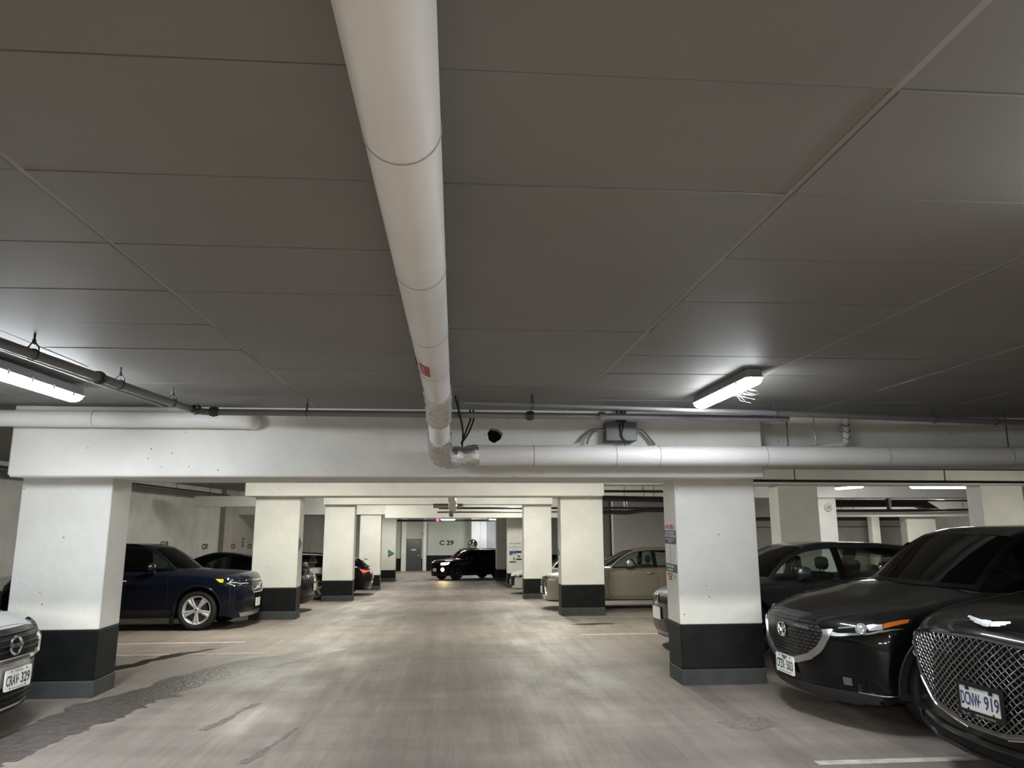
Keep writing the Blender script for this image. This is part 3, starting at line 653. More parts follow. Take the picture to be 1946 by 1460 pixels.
# board on the far right column
t = thing('payment_board', 'white payment board with blue and black bands on the far right column', 'sign', (2.385, 29.046, .345))
M = frame((0, 0, 0), (1, 0, 0), (0, 0, 1))
fr = sign_panel(t, 'board', M, -.25, -.40, .25, .40, SIGNW, .006)
letters(fr, M, 'Pay at this Meter', 0, .335, .066, INKK, .007); letters(fr, M, 'or', 0, .26, .06, INKK, .007); letters(fr, M, 'Pay by Phone App', 0, .195, .066, SRED, .007); letters(fr, M, '24 hours', 0, .115, .05, GREYI, .007)
sign_panel(t, 'blue_panel', M, -.24, -.10, .03, .05, SBLUE, .010); sign_panel(t, 'black_panel', M, .03, -.03, .24, .05, INKK, .010); sign_panel(t, 'light_panel', M, -.12, -.09, .01, -.05, SIGNW, .012)
sign_panel(t, 'navy_strip', M, -.24, -.39, .02, -.345, NAVY, .010); sign_panel(t, 'black_strip', M, .03, -.30, .24, -.24, INKK, .010)
for x in (.08, .14): sign_panel(t, 'icon', M, x, -.20, x + .04, -.12, INKK, .010)
sign_panel(t, 'icon', M, -.09, -.31, -.02, -.19, GREYI, .010)
# green triangles
def arrow(label, o, right, up, poly, txt):
    t = thing('arrow_sign', label, 'sign', o, 'green triangle signs'); M = frame((0, 0, 0), right, up)
    a = MB().prism(poly, M, .004).build('plate', mat('sign mid green', (.05, .20, .09), .45), t, 0); letters(a, M, txt, sum(p[0] for p in poly) / 3 * .9, 0, .05, SIGNW, .005)
arrow('green triangle sign on the farthest left column', (-2.95, 35.195, .06), (1, 0, 0), (0, 0, 1), [(-.14, -.19), (.17, 0), (-.14, .19)], 'EXIT')
arrow('green triangle sign on the side of the second left column', (-2.946, 14.40, 1.15), (0, 1, 0), (0, 0, 1), [(-.03, -.14), (.28, 0), (-.03, .14)], 'EXIT')
arrow('dark green triangle sign on the side of the second right column', (2.066, 14.62, .95), (0, -1, 0), (0, 0, 1), [(-.2, -.12), (.1, 0), (-.2, .12)], 'EXIT')
# stencilled bay numbers
def stencil(txt, label, o, right, size, sx=1.0):
    t = thing('bay_number', label, 'stencil', o, 'stencilled bay numbers'); M = frame((0, 0, 0), right, (0, 0, 1))
    MB().text(txt, M, size, .004, size * .035, sx).build('digits', INKK, t, 0)
for txt, y, z, x in (('C19', 21.75, .93, -8.195), ('C20', 25.2, .75, -8.195), ('C21', 27.75, .67, -8.015), ('C22', 29.9, .60, -8.015)):
    stencil(txt, 'black stencilled %s on the left wall' % txt, (x, y, z), (0, 1, 0), .23, 1.5)
stencil('C 29', 'black stencilled C 29 on the far wall above the dark vehicle', (-.50, 47.695, .14), (1, 0, 0), .40, 1.15)
t = thing('wall_tag', 'small yellow and black tag on the left wall between the stencilled numbers', 'sign', (-8.01, 28.95, .78)); sign_panel(t, 'plate', frame((0, 0, 0), (0, 1, 0), (0, 0, 1)), -.12, -.20, .12, .20, mat('yellow tag', (.35, .25, .05), .5))
for z in (-.12, 0, .12): sign_panel(t, 'black_bar', frame((0, 0, 0), (0, 1, 0), (0, 0, 1)), -.12, z - .03, .12, z + .03, INKK, .006)
# alarm disc, mirror, far drain pipe, small wall fixtures
t = thing('alarm_disc', 'round white alarm disc near the top of the bright white column', 'alarm', (11.16, 21.295, 1.93))
MB().lathe([(.001, -.05), (.10, -.045), (.125, -.02), (.13, 0)], (0, 0, 0), (0, 1, 0), 20).build('disc', mat('alarm cream', (.6, .58, .5), .4), t)
MB().lathe([(.001, -.056), (.05, -.052), (.055, -.045)], (0, 0, 0), (0, 1, 0), 16).build('disc_centre', HOUSE, t)
t = thing('convex_mirror', 'round convex mirror on the far wall corner above the dark vehicle', 'mirror', (1.12, 46.55, .10))
MB().lathe([(.001, -.16), (.12, -.145), (.22, -.10), (.29, -.03), (.30, 0)], (0, 0, 0), (.1, 1, 0), 28).build('mirror_dome', mat('mirror dome', (.8, .8, .8), .03, metal=1), t)
MB().lathe([(.30, -.035), (.325, -.02), (.325, .03), (.30, .035)], (0, 0, 0), (.1, 1, 0), 28).build('rim', HOUSE, t)
MB().tube([(0, 0, 0), (.2, .25, .0)], .025, 8).build('bracket', DARKP, t)
t = thing('wall_pipe', 'white vertical pipe against the far wall beside the grey door', 'pipe', (-1.88, 47.5, -1.55)); MB().tube([(0, 0, 0), (0, 0, 3.4)], .13, 16).build('pipe_run', WHITE, t)
t = thing('door_camera', 'tiny black camera on the far wall right of the grey door', 'camera', (-2.0, 47.66, .72)); MB().lathe([(.001, -.12), (.06, -.1), (.07, 0), (.05, .04)], (0, 0, 0), (0, 1, 0), 12).build('camera_dome', BLACKPL, t)

# ================================================================== markings, wet patches, oil
LINEM = mat('worn white line paint', (.50, .48, .44), .65, bump=(40, .2), var=(9, .25))
def ribbon(name, label, L_, R_, m, cat, kind=None, lift=.002, wob=0., nsub=5):
    """flat patch lying on the floor between two edge polylines"""
    def fine(P, n):
        P = np.asarray(P, float); d = np.concatenate([[0], np.cumsum(np.hypot(*np.diff(P, axis=0).T))]); q = np.linspace(0, d[-1], n)
        X, Y = np.interp(q, d, P[:, 0]), np.interp(q, d, P[:, 1])
        if wob:
            q1 = lambda k: np.convolve(rng.normal(0, 1, n + 40), np.ones(k) / k ** .5, 'same')[20:n + 20] * wob; X = X + q1(2) * .35 + q1(9) * .8; Y = Y + q1(2) * .35 + q1(9) * .6
        return np.stack([X, Y], 1)
    n = max(2, int(max(len(L_), len(R_)) * nsub)); a, c = fine(L_, n), fine(R_, n); b = MB()
    b.grid([[(*(a[i] * (1 - t) + c[i] * t), 0) for t in np.linspace(0, 1, 4)] for i in range(n)])
    b.v = [(x, y, zf(y) + lift) for x, y, z in b.v]
    o = b.build(name, m, None, 0)
    for p in o.data.polygons:
        if p.normal.z < 0: o.data.flip_normals(); break
    tag(o, label, cat)
    if kind: o['kind'] = kind
    return o
def line(label, x0, x1, y, wd=.10, kx=0):
    return ribbon('bay_line', label, [(x0, y), (x1, y + kx)], [(x0, y + wd), (x1, y + wd + kx)], LINEM, 'line', lift=.0018, nsub=6)
line('white bay line on the floor between the two near black cars', 2.42, 7.0, 5.0, .085)
line('faint white bay line in front of the dark blue crossover', -8.0, -2.95, 11.05, .07)
line('faint bay line on the floor beyond the dark oil streak', -6, -2.35, 9.95, .05)
line('faint bay line beside the nose of the grey hatchback', 1.9, 6, 11.3, .06)
line('faint bay line in front of the pale beige sedan', 1.75, 6.5, 14.0, .06)
WET = mat('wet concrete', (.098, .084, .077), .36, bump=(26, .5), var=(14, .3))
ribbon('wet_streak', 'long dark wet streak running along the left side of the aisle', [(-3.9, 4.9), (-3.41, 6.17), (-3.36, 6.62), (-3.25, 7.30), (-3.0, 7.75), (-2.80, 8.75), (-2.48, 9.5), (-1.95, 9.95), (-1.45, 10.25)],
       [(-3.3, 4.7), (-2.92, 5.75), (-2.90, 6.20), (-2.72, 6.88), (-2.64, 7.28), (-2.44, 8.12), (-2.10, 8.87), (-1.86, 9.40), (-1.42, 10.18)], WET, 'stain', wob=.05, nsub=26)
OIL = mat('dark oil stain', (.03, .029, .028), .3, bump=(30, .3))
ribbon('oil_streak', 'narrow black oil streak beside the near left column', [(-4.05, 8.75), (-3.78, 9.15), (-3.72, 9.6), (-3.55, 10.0), (-3.2, 10.5)], [(-3.85, 8.65), (-3.62, 9.1), (-3.50, 9.6), (-3.36, 9.95), (-3.18, 10.45)], OIL, 'stain', wob=.035, nsub=20)
ribbon('oil_streak', 'small dark oil patch on the floor in front of the pale sedan', [(2.0, 12.75), (2.3, 12.95), (2.75, 12.9)], [(2.0, 12.7), (2.35, 12.6), (2.75, 12.82)], OIL, 'stain', wob=.03, nsub=8)
ribbon('scuff_mark', 'faint brown scuff on the floor before the near right column', [(2.15, 6.10), (2.3, 6.2), (2.50, 6.12)], [(2.12, 6.02), (2.3, 5.86), (2.46, 5.95)], mat('brown scuff', (.19, .165, .14), .7, var=(30, .4)), 'stain', wob=.05, nsub=9)
rub = mat('tyre scuff', (.15, .135, .122), .7, var=(30, .6))
for k, (x, y) in enumerate([(-1.98, 6.2), (-1.45, 5.35)]):
    ribbon('tyre_mark', ['broken dark tyre scuff on the floor right of the wet streak', 'short dark tyre scuff at the bottom edge of view'][k], [(x, y), (x + .10, y + .35), (x + .24, y + .85)], [(x + .06, y), (x + .17, y + .35), (x + .27, y + .85)], rub, 'stain', wob=.022, nsub=9, lift=.0015)

# ================================================================== cars
def paint(name, col, metal=.2, rough=.32, dust=0., coat=1.0):
    dk = max(col) < .03; m = mat(name, col, rough, metal=metal, coat=coat * (.75 if dk else 1), spec=.08 if dk else .5)
    if dk: m.node_tree.nodes['Principled BSDF'].inputs['Coat IOR'].default_value = 1.38
    if dust:      # a film of dust on the upper surfaces
        nt = m.node_tree; p = nt.nodes['Principled BSDF']; L = nt.links.new
        tc = nt.nodes.new('ShaderNodeTexCoord'); n = nt.nodes.new('ShaderNodeTexNoise'); n.inputs['Scale'].default_value = 9; n.inputs['Detail'].default_value = 8
        L(tc.outputs['Object'], n.inputs['Vector'])
        g = nt.nodes.new('ShaderNodeNewGeometry'); sx = nt.nodes.new('ShaderNodeSeparateXYZ'); L(g.outputs['Normal'], sx.inputs[0])
        mr = nt.nodes.new('ShaderNodeMapRange'); mr.inputs['From Min'].default_value = .45; mr.inputs['From Max'].default_value = .98; L(sx.outputs['Z'], mr.inputs['Value'])
        m2 = nt.nodes.new('ShaderNodeMath'); m2.operation = 'MULTIPLY'; L(mr.outputs[0], m2.inputs[0]); L(n.outputs['Fac'], m2.inputs[1])
        m3 = nt.nodes.new('ShaderNodeMath'); m3.operation = 'MULTIPLY'; m3.inputs[1].default_value = dust; L(m2.outputs[0], m3.inputs[0])
        mx = nt.nodes.new('ShaderNodeMixRGB'); mx.inputs['Color1'].default_value = (*col, 1); mx.inputs['Color2'].default_value = (.20, .185, .165, 1); L(m3.outputs[0], mx.inputs['Fac']); L(mx.outputs[0], p.inputs['Base Color'])
        mr2 = nt.nodes.new('ShaderNodeMapRange'); mr2.inputs['To Min'].default_value = .04; mr2.inputs['To Max'].default_value = .5; L(m3.outputs[0], mr2.inputs['Value']); L(mr2.outputs[0], p.inputs['Coat Roughness'])
    return m

# side profiles as (fraction of length, fraction of height)
KINDS = {
 'suv': dict(zt=[(0, .585), (.012, .62), (.06, .655), (.18, .685), (.28, .705), (.5, .69), (.93, .68), (.985, .62), (1, .50)],
             zs=[(0, .50), (.03, .575), (.12, .61), (.3, .625), (.6, .645), (.9, .665), (1, .52)],
             roof=[(.245, .68), (.29, .765), (.35, .875), (.405, .955), (.47, .99), (.58, 1.0), (.72, .99), (.84, .96), (.905, .91), (.95, .80), (.975, .68)], gw=.865, rw=.66,
             pil=[.09, .525, .545, .735, .775, .865], wind=(.255, .40), back=(.915, .965), zb=.125),
 'sedan': dict(zt=[(0, .50), (.012, .535), (.06, .585), (.18, .635), (.275, .67), (.5, .68), (.8, .70), (.93, .715), (.985, .68), (1, .55)],
             zs=[(0, .42), (.03, .50), (.12, .57), (.3, .615), (.6, .645), (.9, .665), (1, .52)],
             roof=[(.265, .655), (.32, .775), (.385, .90), (.435, .965), (.50, .995), (.56, 1.0), (.65, .975), (.73, .905), (.80, .80), (.86, .705)], gw=.85, rw=.62,
             pil=[.09, .52, .54, .705, .722, .79], wind=(.275, .43), back=(.70, .84), zb=.12),
 'hatch': dict(zt=[(0, .50), (.012, .54), (.06, .595), (.16, .645), (.245, .675), (.5, .68), (.93, .70), (.985, .62), (1, .50)],
             zs=[(0, .43), (.03, .52), (.12, .585), (.3, .625), (.6, .65), (.9, .675), (1, .52)],
             roof=[(.235, .66), (.29, .78), (.36, .905), (.42, .97), (.50, 1.0), (.62, .995), (.76, .96), (.87, .90), (.93, .80), (.975, .69)], gw=.86, rw=.64,
             pil=[.08, .50, .52, .70, .745, .845], wind=(.245, .41), back=(.885, .965), zb=.115),
 'coupe': dict(zt=[(0, .52), (.012, .56), (.06, .62), (.2, .67), (.32, .695), (.5, .70), (.8, .73), (.95, .76), (.985, .72), (1, .60)],
             zs=[(0, .44), (.03, .54), (.12, .61), (.3, .645), (.6, .66), (.75, .695), (.9, .70), (1, .58)],
             roof=[(.31, .68), (.37, .80), (.43, .91), (.48, .965), (.54, 1.0), (.60, .99), (.70, .93), (.80, .845), (.88, .765)], gw=.84, rw=.60,
             pil=[.09, .60, .615, .70], wind=(.32, .475), back=(.66, .86), zb=.11),
}
NB = 14
def resamp(P, n):
    P = np.asarray(P, float); d = np.concatenate([[0], np.cumsum(np.sqrt((np.diff(P, axis=0) ** 2).sum(1)))]); q = np.linspace(0, d[-1], n)
    return np.stack([np.interp(q, d, P[:, k]) for k in range(P.shape[1])], 1)

class Car:
    """body shell from lofted sections; s is the distance behind the nose, local x = -s, y to the car's left"""
    def __init__(c, label, kind, L, W, H, wb, fo, R, pm, loc, heading, sweep=.36, rsweep=.16, tuck=.07, cladding=False, name='car', glassm=None, group='parked cars', over=None, lod=1, xscale=None):
        c.L, c.W, c.H, c.wb, c.fo, c.R, c.pm, c.lod = L, W, H, wb, fo, R, pm, lod
        K = dict(KINDS[kind]); K.update(over or {}); c.K = K
        c.sweep, c.rsweep, c.tuck, c.clad = sweep, rsweep, tuck, cladding
        c.hw = W / 2; c.glassm = glassm or GL_CLEAR
        x, y = loc; z = zf(y)
        t = c.root = thing(name, label, 'car', (x, y, z), group)
        g = math.atan(slope(y)); R_ = Matrix.Rotation(g, 3, 'X') @ Matrix.Rotation(heading, 3, 'Z'); t.rotation_euler = R_.to_euler()
        c.body()
    def zt(c, s): return pchip([a * c.L for a, b in c.K['zt']], [b * c.H for a, b in c.K['zt']], s)
    def zs(c, s): return pchip([a * c.L for a, b in c.K['zs']], [b * c.H for a, b in c.K['zs']], s)
    def zr(c, s): return pchip([a * c.L for a, b in c.K['roof']], [b * c.H for a, b in c.K['roof']], s)
    def warp(c, s, y, z):
        """plan sweep of nose and tail, bumper tuck"""
        yn = min(1, abs(y) / c.hw)
        wF = max(0, 1 - s / (.30 * c.L)) ** 1.6; wR = max(0, 1 - (c.L - s) / (.2 * c.L)) ** 1.6
        zn = z / c.H
        tf = c.tuck * (max(0, (.30 - zn)) / .30) ** 1.5 * 1.6 + c.tuck * 1.2 * max(0, (zn - .46) / .2) ** 1.4
        tr = c.tuck * (max(0, (.34 - zn)) / .34) ** 1.5 * 2 + c.tuck * .8 * max(0, (zn - .5) / .2) ** 1.3
        return (-s - (c.sweep * yn ** 2.6 + tf) * wF + (c.rsweep * yn ** 2.6 + tr) * wR, y, z)
    def section(c, s, inset=0.):
        zb = c.K['zb'] * c.H + .02 * (1 if s > .1 else 0); zs, zt = float(c.zs(s)), float(c.zt(s)); hw = c.hw * float(pchip([0, .12 * c.L, .3 * c.L, .7 * c.L, .92 * c.L, c.L], [.955, .985, 1, 1, .985, .94], s))
        h = zs - zb
        P = [(0, zb), (.55, zb), (.84, zb + .008), (.925, zb + .035), (.958, zb + .12), (.968, zb + .33 * h), (.988, zb + .55 * h), (1.0, zb + .74 * h), (.992, zb + .88 * h), (.972, zb + .965 * h), (.925, zb + 1.01 * h + .1 * (zt - zs)), (.80, zs + .55 * (zt - zs)), (.45, zs + .90 * (zt - zs)), (0, zt)]
        P = [(y * hw, z) for y, z in P]
        if inset:
            zm = (zb + zt) / 2; k = 1 - inset / ((zt - zb) / 2); P = [(y * (1 - inset / hw), zm + (z - zm) * k) for y, z in P]
        return P
    def body(c):
        L = c.L; st = [(0, .05), (.006, .028), (.02, .012), (.045, 0)] + [(s, 0) for s in np.linspace(.10, L * .34, 16)] + [(s, 0) for s in np.linspace(L * .38, L * .84, 13)] + [(s, 0) for s in np.linspace(L * .87, L - .045, 7)] + [(L - .02, .012), (L - .006, .028), (L, .05)]
        rings = []
        for s, i in st:
            half = c.section(s, i)
            # finer ring by smoothing between the key points
            q = np.linspace(0, NB - 1, 27); Y = pchip(range(NB), [p[0] for p in half], q); Z = pchip(range(NB), [p[1] for p in half], q)
            half = list(zip(Y, Z)); full = half + [(-y, z) for y, z in half[-2:0:-1]]
            rings.append([c.warp(s, y, z) for y, z in full])
        n = len(rings[0]); V = [p for r in rings for p in r]; F = []
        for a in range(len(rings) - 1):
            for k in range(n): l = (k + 1) % n; F.append((a * n + k, a * n + l, (a + 1) * n + l, (a + 1) * n + k))
        def cap(si, idx, s):
            half = [(rings[si][k][1], rings[si][k][2]) for k in range(27)]
            G = []
            for k in range(14):
                (y0, z0), (y1, z1) = half[k], half[26 - k]; row = []
                for u in np.linspace(0, 1, 9): y, z = y0 + (y1 - y0) * u, z0 + (z1 - z0) * u; row.append(c.warp(s, y, z))
                G.append(row)
            return G
        mb = MB(); mb.v, mb.f, mb.m = V, F, [0] * len(F)
        for si, s in ((0, 0.0), (len(rings) - 1, L)):
            G = np.array(cap(si, 0, s)); mb.grid(G); G2 = G.copy(); G2[..., 1] *= -1; mb.grid(G2)
        me = mb.mesh('body', [c.pm, CABIN], 40)
        bm_ = bmesh.new(); bm_.from_mesh(me); bmesh.ops.remove_doubles(bm_, verts=bm_.verts, dist=.0008); bmesh.ops.recalc_face_normals(bm_, faces=bm_.faces); bm_.to_mesh(me); bm_.free()
        c.bv = BVHTree.FromPolygons([v.co[:] for v in me.vertices], [tuple(p.vertices) for p in me.polygons])
        ob = bpy.data.objects.new('body', me); C.objects.link(ob); ob.parent = c.root; c.bodyo = ob
        # wheel arches
        cut = MB(); c.ax = [c.fo, c.fo + c.wb]; c.ra = c.R * 1.13
        for s in c.ax:
            for sg in (1, -1): cut.tube([(-s, sg * (c.hw - .36), c.R + .01), (-s, sg * (c.hw + .3), c.R + .01)], c.ra, 40)
        cm = cut.mesh('cut', [CABIN], 0); recalc(cm); co = bpy.data.objects.new('cut', cm); C.objects.link(co); co.parent = c.root
        md = ob.modifiers.new('b', 'BOOLEAN'); md.operation = 'DIFFERENCE'; md.solver = 'EXACT'; md.object = co
        new = bpy.data.meshes.new_from_object(ob.evaluated_get(bpy.context.evaluated_depsgraph_get())); ob.modifiers.clear(); ob.data = new; new.name = 'body'
        bpy.data.objects.remove(co)
        new.materials.clear(); new.materials.append(c.pm); new.materials.append(CABIN)
        s0, s1 = c.K['roof'][0][0] * L + .12, c.K['roof'][-1][0] * L - .08
        for p in new.polygons:
            q = p.center; p.use_smooth = True; p.material_index = 0
            for s in c.ax:
                d = math.hypot(q.x + s, q.z - c.R - .01)
                if d < c.ra + .002 and abs(q.y) < c.hw * .985 and (abs(d - c.ra) < .012 or abs(abs(q.y) - (c.hw - .36)) < .01): p.material_index = 1
            if q.z < c.K['zb'] * c.H + .03 and p.normal.z < -.5: p.material_index = 1
            if s0 < -q.x < s1 and abs(q.y) < c.hw * .78 and p.normal.z > .6: p.material_index = 1
        new.set_sharp_from_angle(angle=math.radians(38))
        c.house(); c.wheels()
    # ---------------------------------------------------------------- greenhouse
    def house(c):
        K, L, H = c.K, c.L, c.H; sw, sb = K['roof'][0][0] * L, K['roof'][-1][0] * L
        marks = sorted(set([p * L for p in K['pil'] if p > .2] + [K['wind'][0] * L, K['wind'][1] * L, K['back'][0] * L, K['back'][1] * L]))
        ss = [sw] + marks + [sb]; ss = sorted(set(round(x, 4) for x in ss)); st = []
        for a, b_ in zip(ss[:-1], ss[1:]):
            k = max(1, int(round((b_ - a) / .11))); st += list(np.linspace(a, b_, k, endpoint=False))
        st.append(ss[-1]); gb0, gr0 = c.hw * K['gw'], c.hw * K['rw']
        RG = [(-.10, 0), (.05, 0), (.22, 0), (.40, 0), (.58, 0), (.74, 0), (.84, 0), (.90, .985), (.95, .945), (.975, .85), (.988, .66), (.996, .40), (1.0, 0)]
        rows = []
        hmax = max(b_ for a, b_ in K['roof']) * H - .66 * H
        for s in st:
            zbz = float(c.zs(s)) - .005; zr = float(c.zr(s)); h = max(.012, zr - zbz)
            gb = gb0 * float(pchip([sw, sw + .5, L * .6, sb], [.955, .995, 1.0, .93], s))
            k = min(1, max(0, h / hmax)); gr = gb * .985 + (gr0 - gb * .985) * k ** .9
            wf = max(0, 1 - (s - sw) / (.24 * L)); wr = max(0, 1 - (sb - s) / (.16 * L)); row = []
            for f, g in RG:
                if g == 0 and f < .99: y = gb + (gr - gb) * max(0, f) / .86 + .012 * math.sin(PI * max(0, f) / .86)
                else: y = gr * g
                if f >= 1.0: y = 0
                yn = y / gb
                row.append((-s - (.26 * yn ** 2.2) * wf ** 1.2 + .13 * yn ** 2.2 * wr ** 1.2, y, zbz + f * h))
            rows.append(row)
        G = np.array(rows); G2 = G[:, ::-1].copy(); G2[..., 1] *= -1
        full = np.concatenate([G, G2[:, 1:]], 1)               # y+ belt ... roof ... y- belt
        nr = full.shape[1]; c.st, c.full = st, full
        c.bvg = BVHTree.FromPolygons([tuple(p) for p in full.reshape(-1, 3)], [(i * nr + j, i * nr + j + 1, (i + 1) * nr + j + 1, (i + 1) * nr + j) for i in range(len(st) - 1) for j in range(nr - 1)])
        # normals for inset
        dn = np.cross(np.gradient(full, axis=0), np.gradient(full, axis=1)); ln = np.linalg.norm(dn, axis=2, keepdims=True); dn = dn / np.maximum(ln, 1e-9)
        ctr = np.array([-(sw + sb) / 2, 0, .6 * H]); sgn = np.sign(((full - ctr) * dn).sum(2, keepdims=True)); dn = dn * np.where(sgn == 0, 1, sgn)
        pil = [p * L for p in K['pil']]; w0, w1 = K['wind'][0] * L, K['wind'][1] * L; b0, b1 = K['back'][0] * L, K['back'][1] * L
        A, B_ = 1, 6      # side glass between these ring lines
        def region(i, j):
            s = (st[i] + st[i + 1]) / 2; jj = j if j < 12 else nr - 2 - j; side = j < 12
            if A <= jj < B_:
                hh = float(c.zr(s) - c.zs(s))
                if hh < .10: return 'pillar'
                if pil[0] and s < pil[1]: return ('front_window', side)
                for a in range(2, len(pil) - 1, 2):
                    if pil[a] < s < pil[a + 1]: return ('rear_window' if a == 2 else 'quarter_window', side)
                return 'trim' if s < pil[-1] else 'body'
            if jj >= 8 and w0 < s < w1: return ('windscreen', 0)
            if jj >= 8 and b0 < s < b1: return ('rear_screen', 0)
            return 'body'
        panes = {}; frame_ = []; trim = {}
        for i in range(len(st) - 1):
            for j in range(nr - 1):
                r = region(i, j)
                if isinstance(r, tuple): panes.setdefault(r, []).append((i, j))
                elif r == 'trim': trim.setdefault((j < 12, int(np.searchsorted(pil, (st[i] + st[i + 1]) / 2))), []).append((i, j))
                else: frame_.append((i, j))
        def make(cells, name, m, off0, th, parent, sm=40):
            mb = MB(); idx = {}; cs = set(cells)
            def vid(i, j, layer):
                k = (i, j, layer)
                if k not in idx: idx[k] = len(mb.v); mb.v.append(tuple(full[i, j] + dn[i, j] * (off0 if layer == 0 else off0 - th)))
                return idx[k]
            for i, j in cells:
                q = [(i, j), (i, j + 1), (i + 1, j + 1), (i + 1, j)]
                mb.f.append(tuple(vid(a, b_, 0) for a, b_ in q)); mb.m.append(0)
                if th > 0:
                    mb.f.append(tuple(vid(a, b_, 1) for a, b_ in q[::-1])); mb.m.append(1 if name == 'roof_frame' else 0)
                    for e, nb in ((0, (i - 1, j)), (1, (i, j + 1)), (2, (i + 1, j)), (3, (i, j - 1))):
                        if nb not in cs:
                            p, r = q[e], q[(e + 1) % 4]; mb.f.append((vid(*p, 1), vid(*r, 1), vid(*r, 0), vid(*p, 0))); mb.m.append(0)
            return mb.build(name, m, parent, sm)
        c.frameo = make(frame_, 'roof_frame', [c.pm, CABIN], 0, .03, c.root)
        for cells in trim.values(): make(cells, 'pillar_trim', BLACKPL, .001, .03, c.root)
        for (nm, sd), cells in panes.items():
            dark = nm in ('rear_window', 'quarter_window', 'rear_screen')
            make(cells, nm, c.glassm if not dark else (GL_DARK if c.glassm is GL_CLEAR and c.K.get('tint', 1) else c.glassm), -.004, .004, c.root, 60)
        # seats, dashboard, wheel
        if c.lod:
            zb = float(c.zs(L * .5))
            def seat(s, y, wd, hd=True):
                b = MB(); b.rbox(-s - .07, y - wd / 2, zb - .25, -s + .05, y + wd / 2, zb + .10, .05, M=None)
                if hd:
                    b.rbox(-s - .07, y - .13, zb + .13, -s + .01, y + .13, zb + .29, .04); b.tube([(-s - .03, y - .05, zb + .08), (-s - .03, y - .05, zb + .15)], .008, 6); b.tube([(-s - .03, y + .05, zb + .08), (-s - .03, y + .05, zb + .15)], .008, 6)
                return b.build('seat', SEATM, c.root, 30)
            f = K['pil'][1] * L
            for y in (-.36, .36): seat(f - .05, y, .50)
            b = MB(); b.rbox(-(f + .92), -.62, zb - .2, -(f + .80), .62, zb + .06, .05)
            for y in (-.36, .36): b.rbox(-(f + .90), y - .12, zb + .07, -(f + .83), y + .12, zb + .22, .04)
            b.build('rear_bench', SEATM, c.root, 30)
            b = MB(); b.rbox(-(w1 - .05), -c.hw * .74, zb - .12, -(w0 + .35), c.hw * .74, zb + .035, .05); b.build('dashboard', CABIN, c.root, 30)
            b = MB(); ctr_ = Vector((-(w1 + .08), .36, zb + .03)); b.tube(arc(ctr_, (0, 1, 0), (.35, 0, .94), .18, 0, 2 * PI * .97, 24), .014, 8, closed=True); b.tube([ctr_ - Vector((0, .17, 0)), ctr_ + Vector((0, .17, 0))], .016, 6); b.build('steering_wheel', CABIN, c.root)
    # ---------------------------------------------------------------- wheels
    def wheels(c, ):
        pass
    def make_wheels(c, style='five', rimm=SATIN, rimr=.70, front_turn=0.):
        R = c.R; rr = R * rimr; wd = .22
        for k, s in enumerate(c.ax):
            for sg in (1, -1):
                o = Vector((-s, sg * (c.hw - .025), R)); ax = Vector((0, -sg, 0))
                b = MB(); b.lathe([(rr - .004, .035), (rr + .006, .012), (rr + .03, .004), (R - .045, 0), (R - .018, .012), (R - .003, .04), (R, .07), (R, wd - .07), (R - .003, wd - .04), (R - .03, wd - .01), (rr, wd - .01)], o, ax, 40)
                w_ = b.build('wheel', RUBBER, c.root, 40)
                b = MB(); b.lathe([(rr, .02), (rr - .012, .016), (rr - .022, .03), (rr - .035, .05), (rr - .05, .19)], o, ax, 40)
                b.lathe([(.001, -.002), (.030, 0), (.036, .006), (.062, .010), (.066, .03), (.07, .06)], o + ax * .022, ax, 20)
                x, z = Vector((1, 0, 0)), Vector((0, 0, 1))
                def spoke(a, w0, w1, r0, r1, bow=0.):
                    d = x * math.cos(a) + z * math.sin(a); e = ax.cross(d); P = []
                    for r, w2, dep in ((r0, w0, .026), ((r0 + r1) / 2, (w0 + w1) / 2, .020), (r1, w1, .024)):
                        for (u, dd) in ((-w2, dep + .010), (-w2 * .55, dep), (w2 * .55, dep), (w2, dep + .010), (w2 * .8, dep + .045), (-w2 * .8, dep + .045)): P.append(o + d * r + e * u + ax * dd)
                    F = [tuple(range(5, -1, -1)), tuple(range(12, 18))]
                    for g in range(2):
                        for q in range(6): F.append((g * 6 + q, g * 6 + (q + 1) % 6, g * 6 + 6 + (q + 1) % 6, g * 6 + 6 + q))
                    b.add(P, F)
                n = {'five': 5, 'twin': 5, 'ten': 10, 'seven': 7, 'six': 6}[style]
                for i in range(n):
                    a = PI / 2 + 2 * PI * i / n + PI / n * 0
                    if style == 'twin':
                        spoke(a + PI / 5 - .13, .015, .028, .05, rr - .015); spoke(a + PI / 5 + .13, .015, .028, .05, rr - .015)
                    else: spoke(a, .026 if n < 8 else .014, .042 if n < 8 else .022, .05, rr - .012)
                b.build('rim', rimm, w_, 35)
                b = MB(); b.lathe([(.001, .075), (rr * .72, .075), (rr * .74, .09), (rr * .4, .13)], o, ax, 30); b.build('brake_disc', mat('brake disc', (.10, .10, .10), .4, metal=.7), w_, 40)
                b = MB(); b.lathe([(.001, -.006), (.022, -.005), (.028, 0)], o + ax * .022, ax, 16); b.build('hub_cap', CHROME if rimm is not DCHROME else DCHROME, w_, 40)
    # ---------------------------------------------------------------- surface tools
    def F(c, y, z):
        h = c.bv.ray_cast(Vector((2, y, z)), Vector((-1, 0, 0)));  return h[0], h[1]
    def Rr(c, y, z):
        h = c.bv.ray_cast(Vector((-c.L - 2, y, z)), Vector((1, 0, 0)));  return h[0], h[1]
    def Sd(c, sg, s, z):
        h = c.bv.ray_cast(Vector((-s, sg * 3, z)), Vector((0, -sg, 0)));  return h[0], h[1]
    def T(c, s, y):
        h = c.bv.ray_cast(Vector((-s, y, 3)), Vector((0, 0, -1)));  return h[0], h[1]
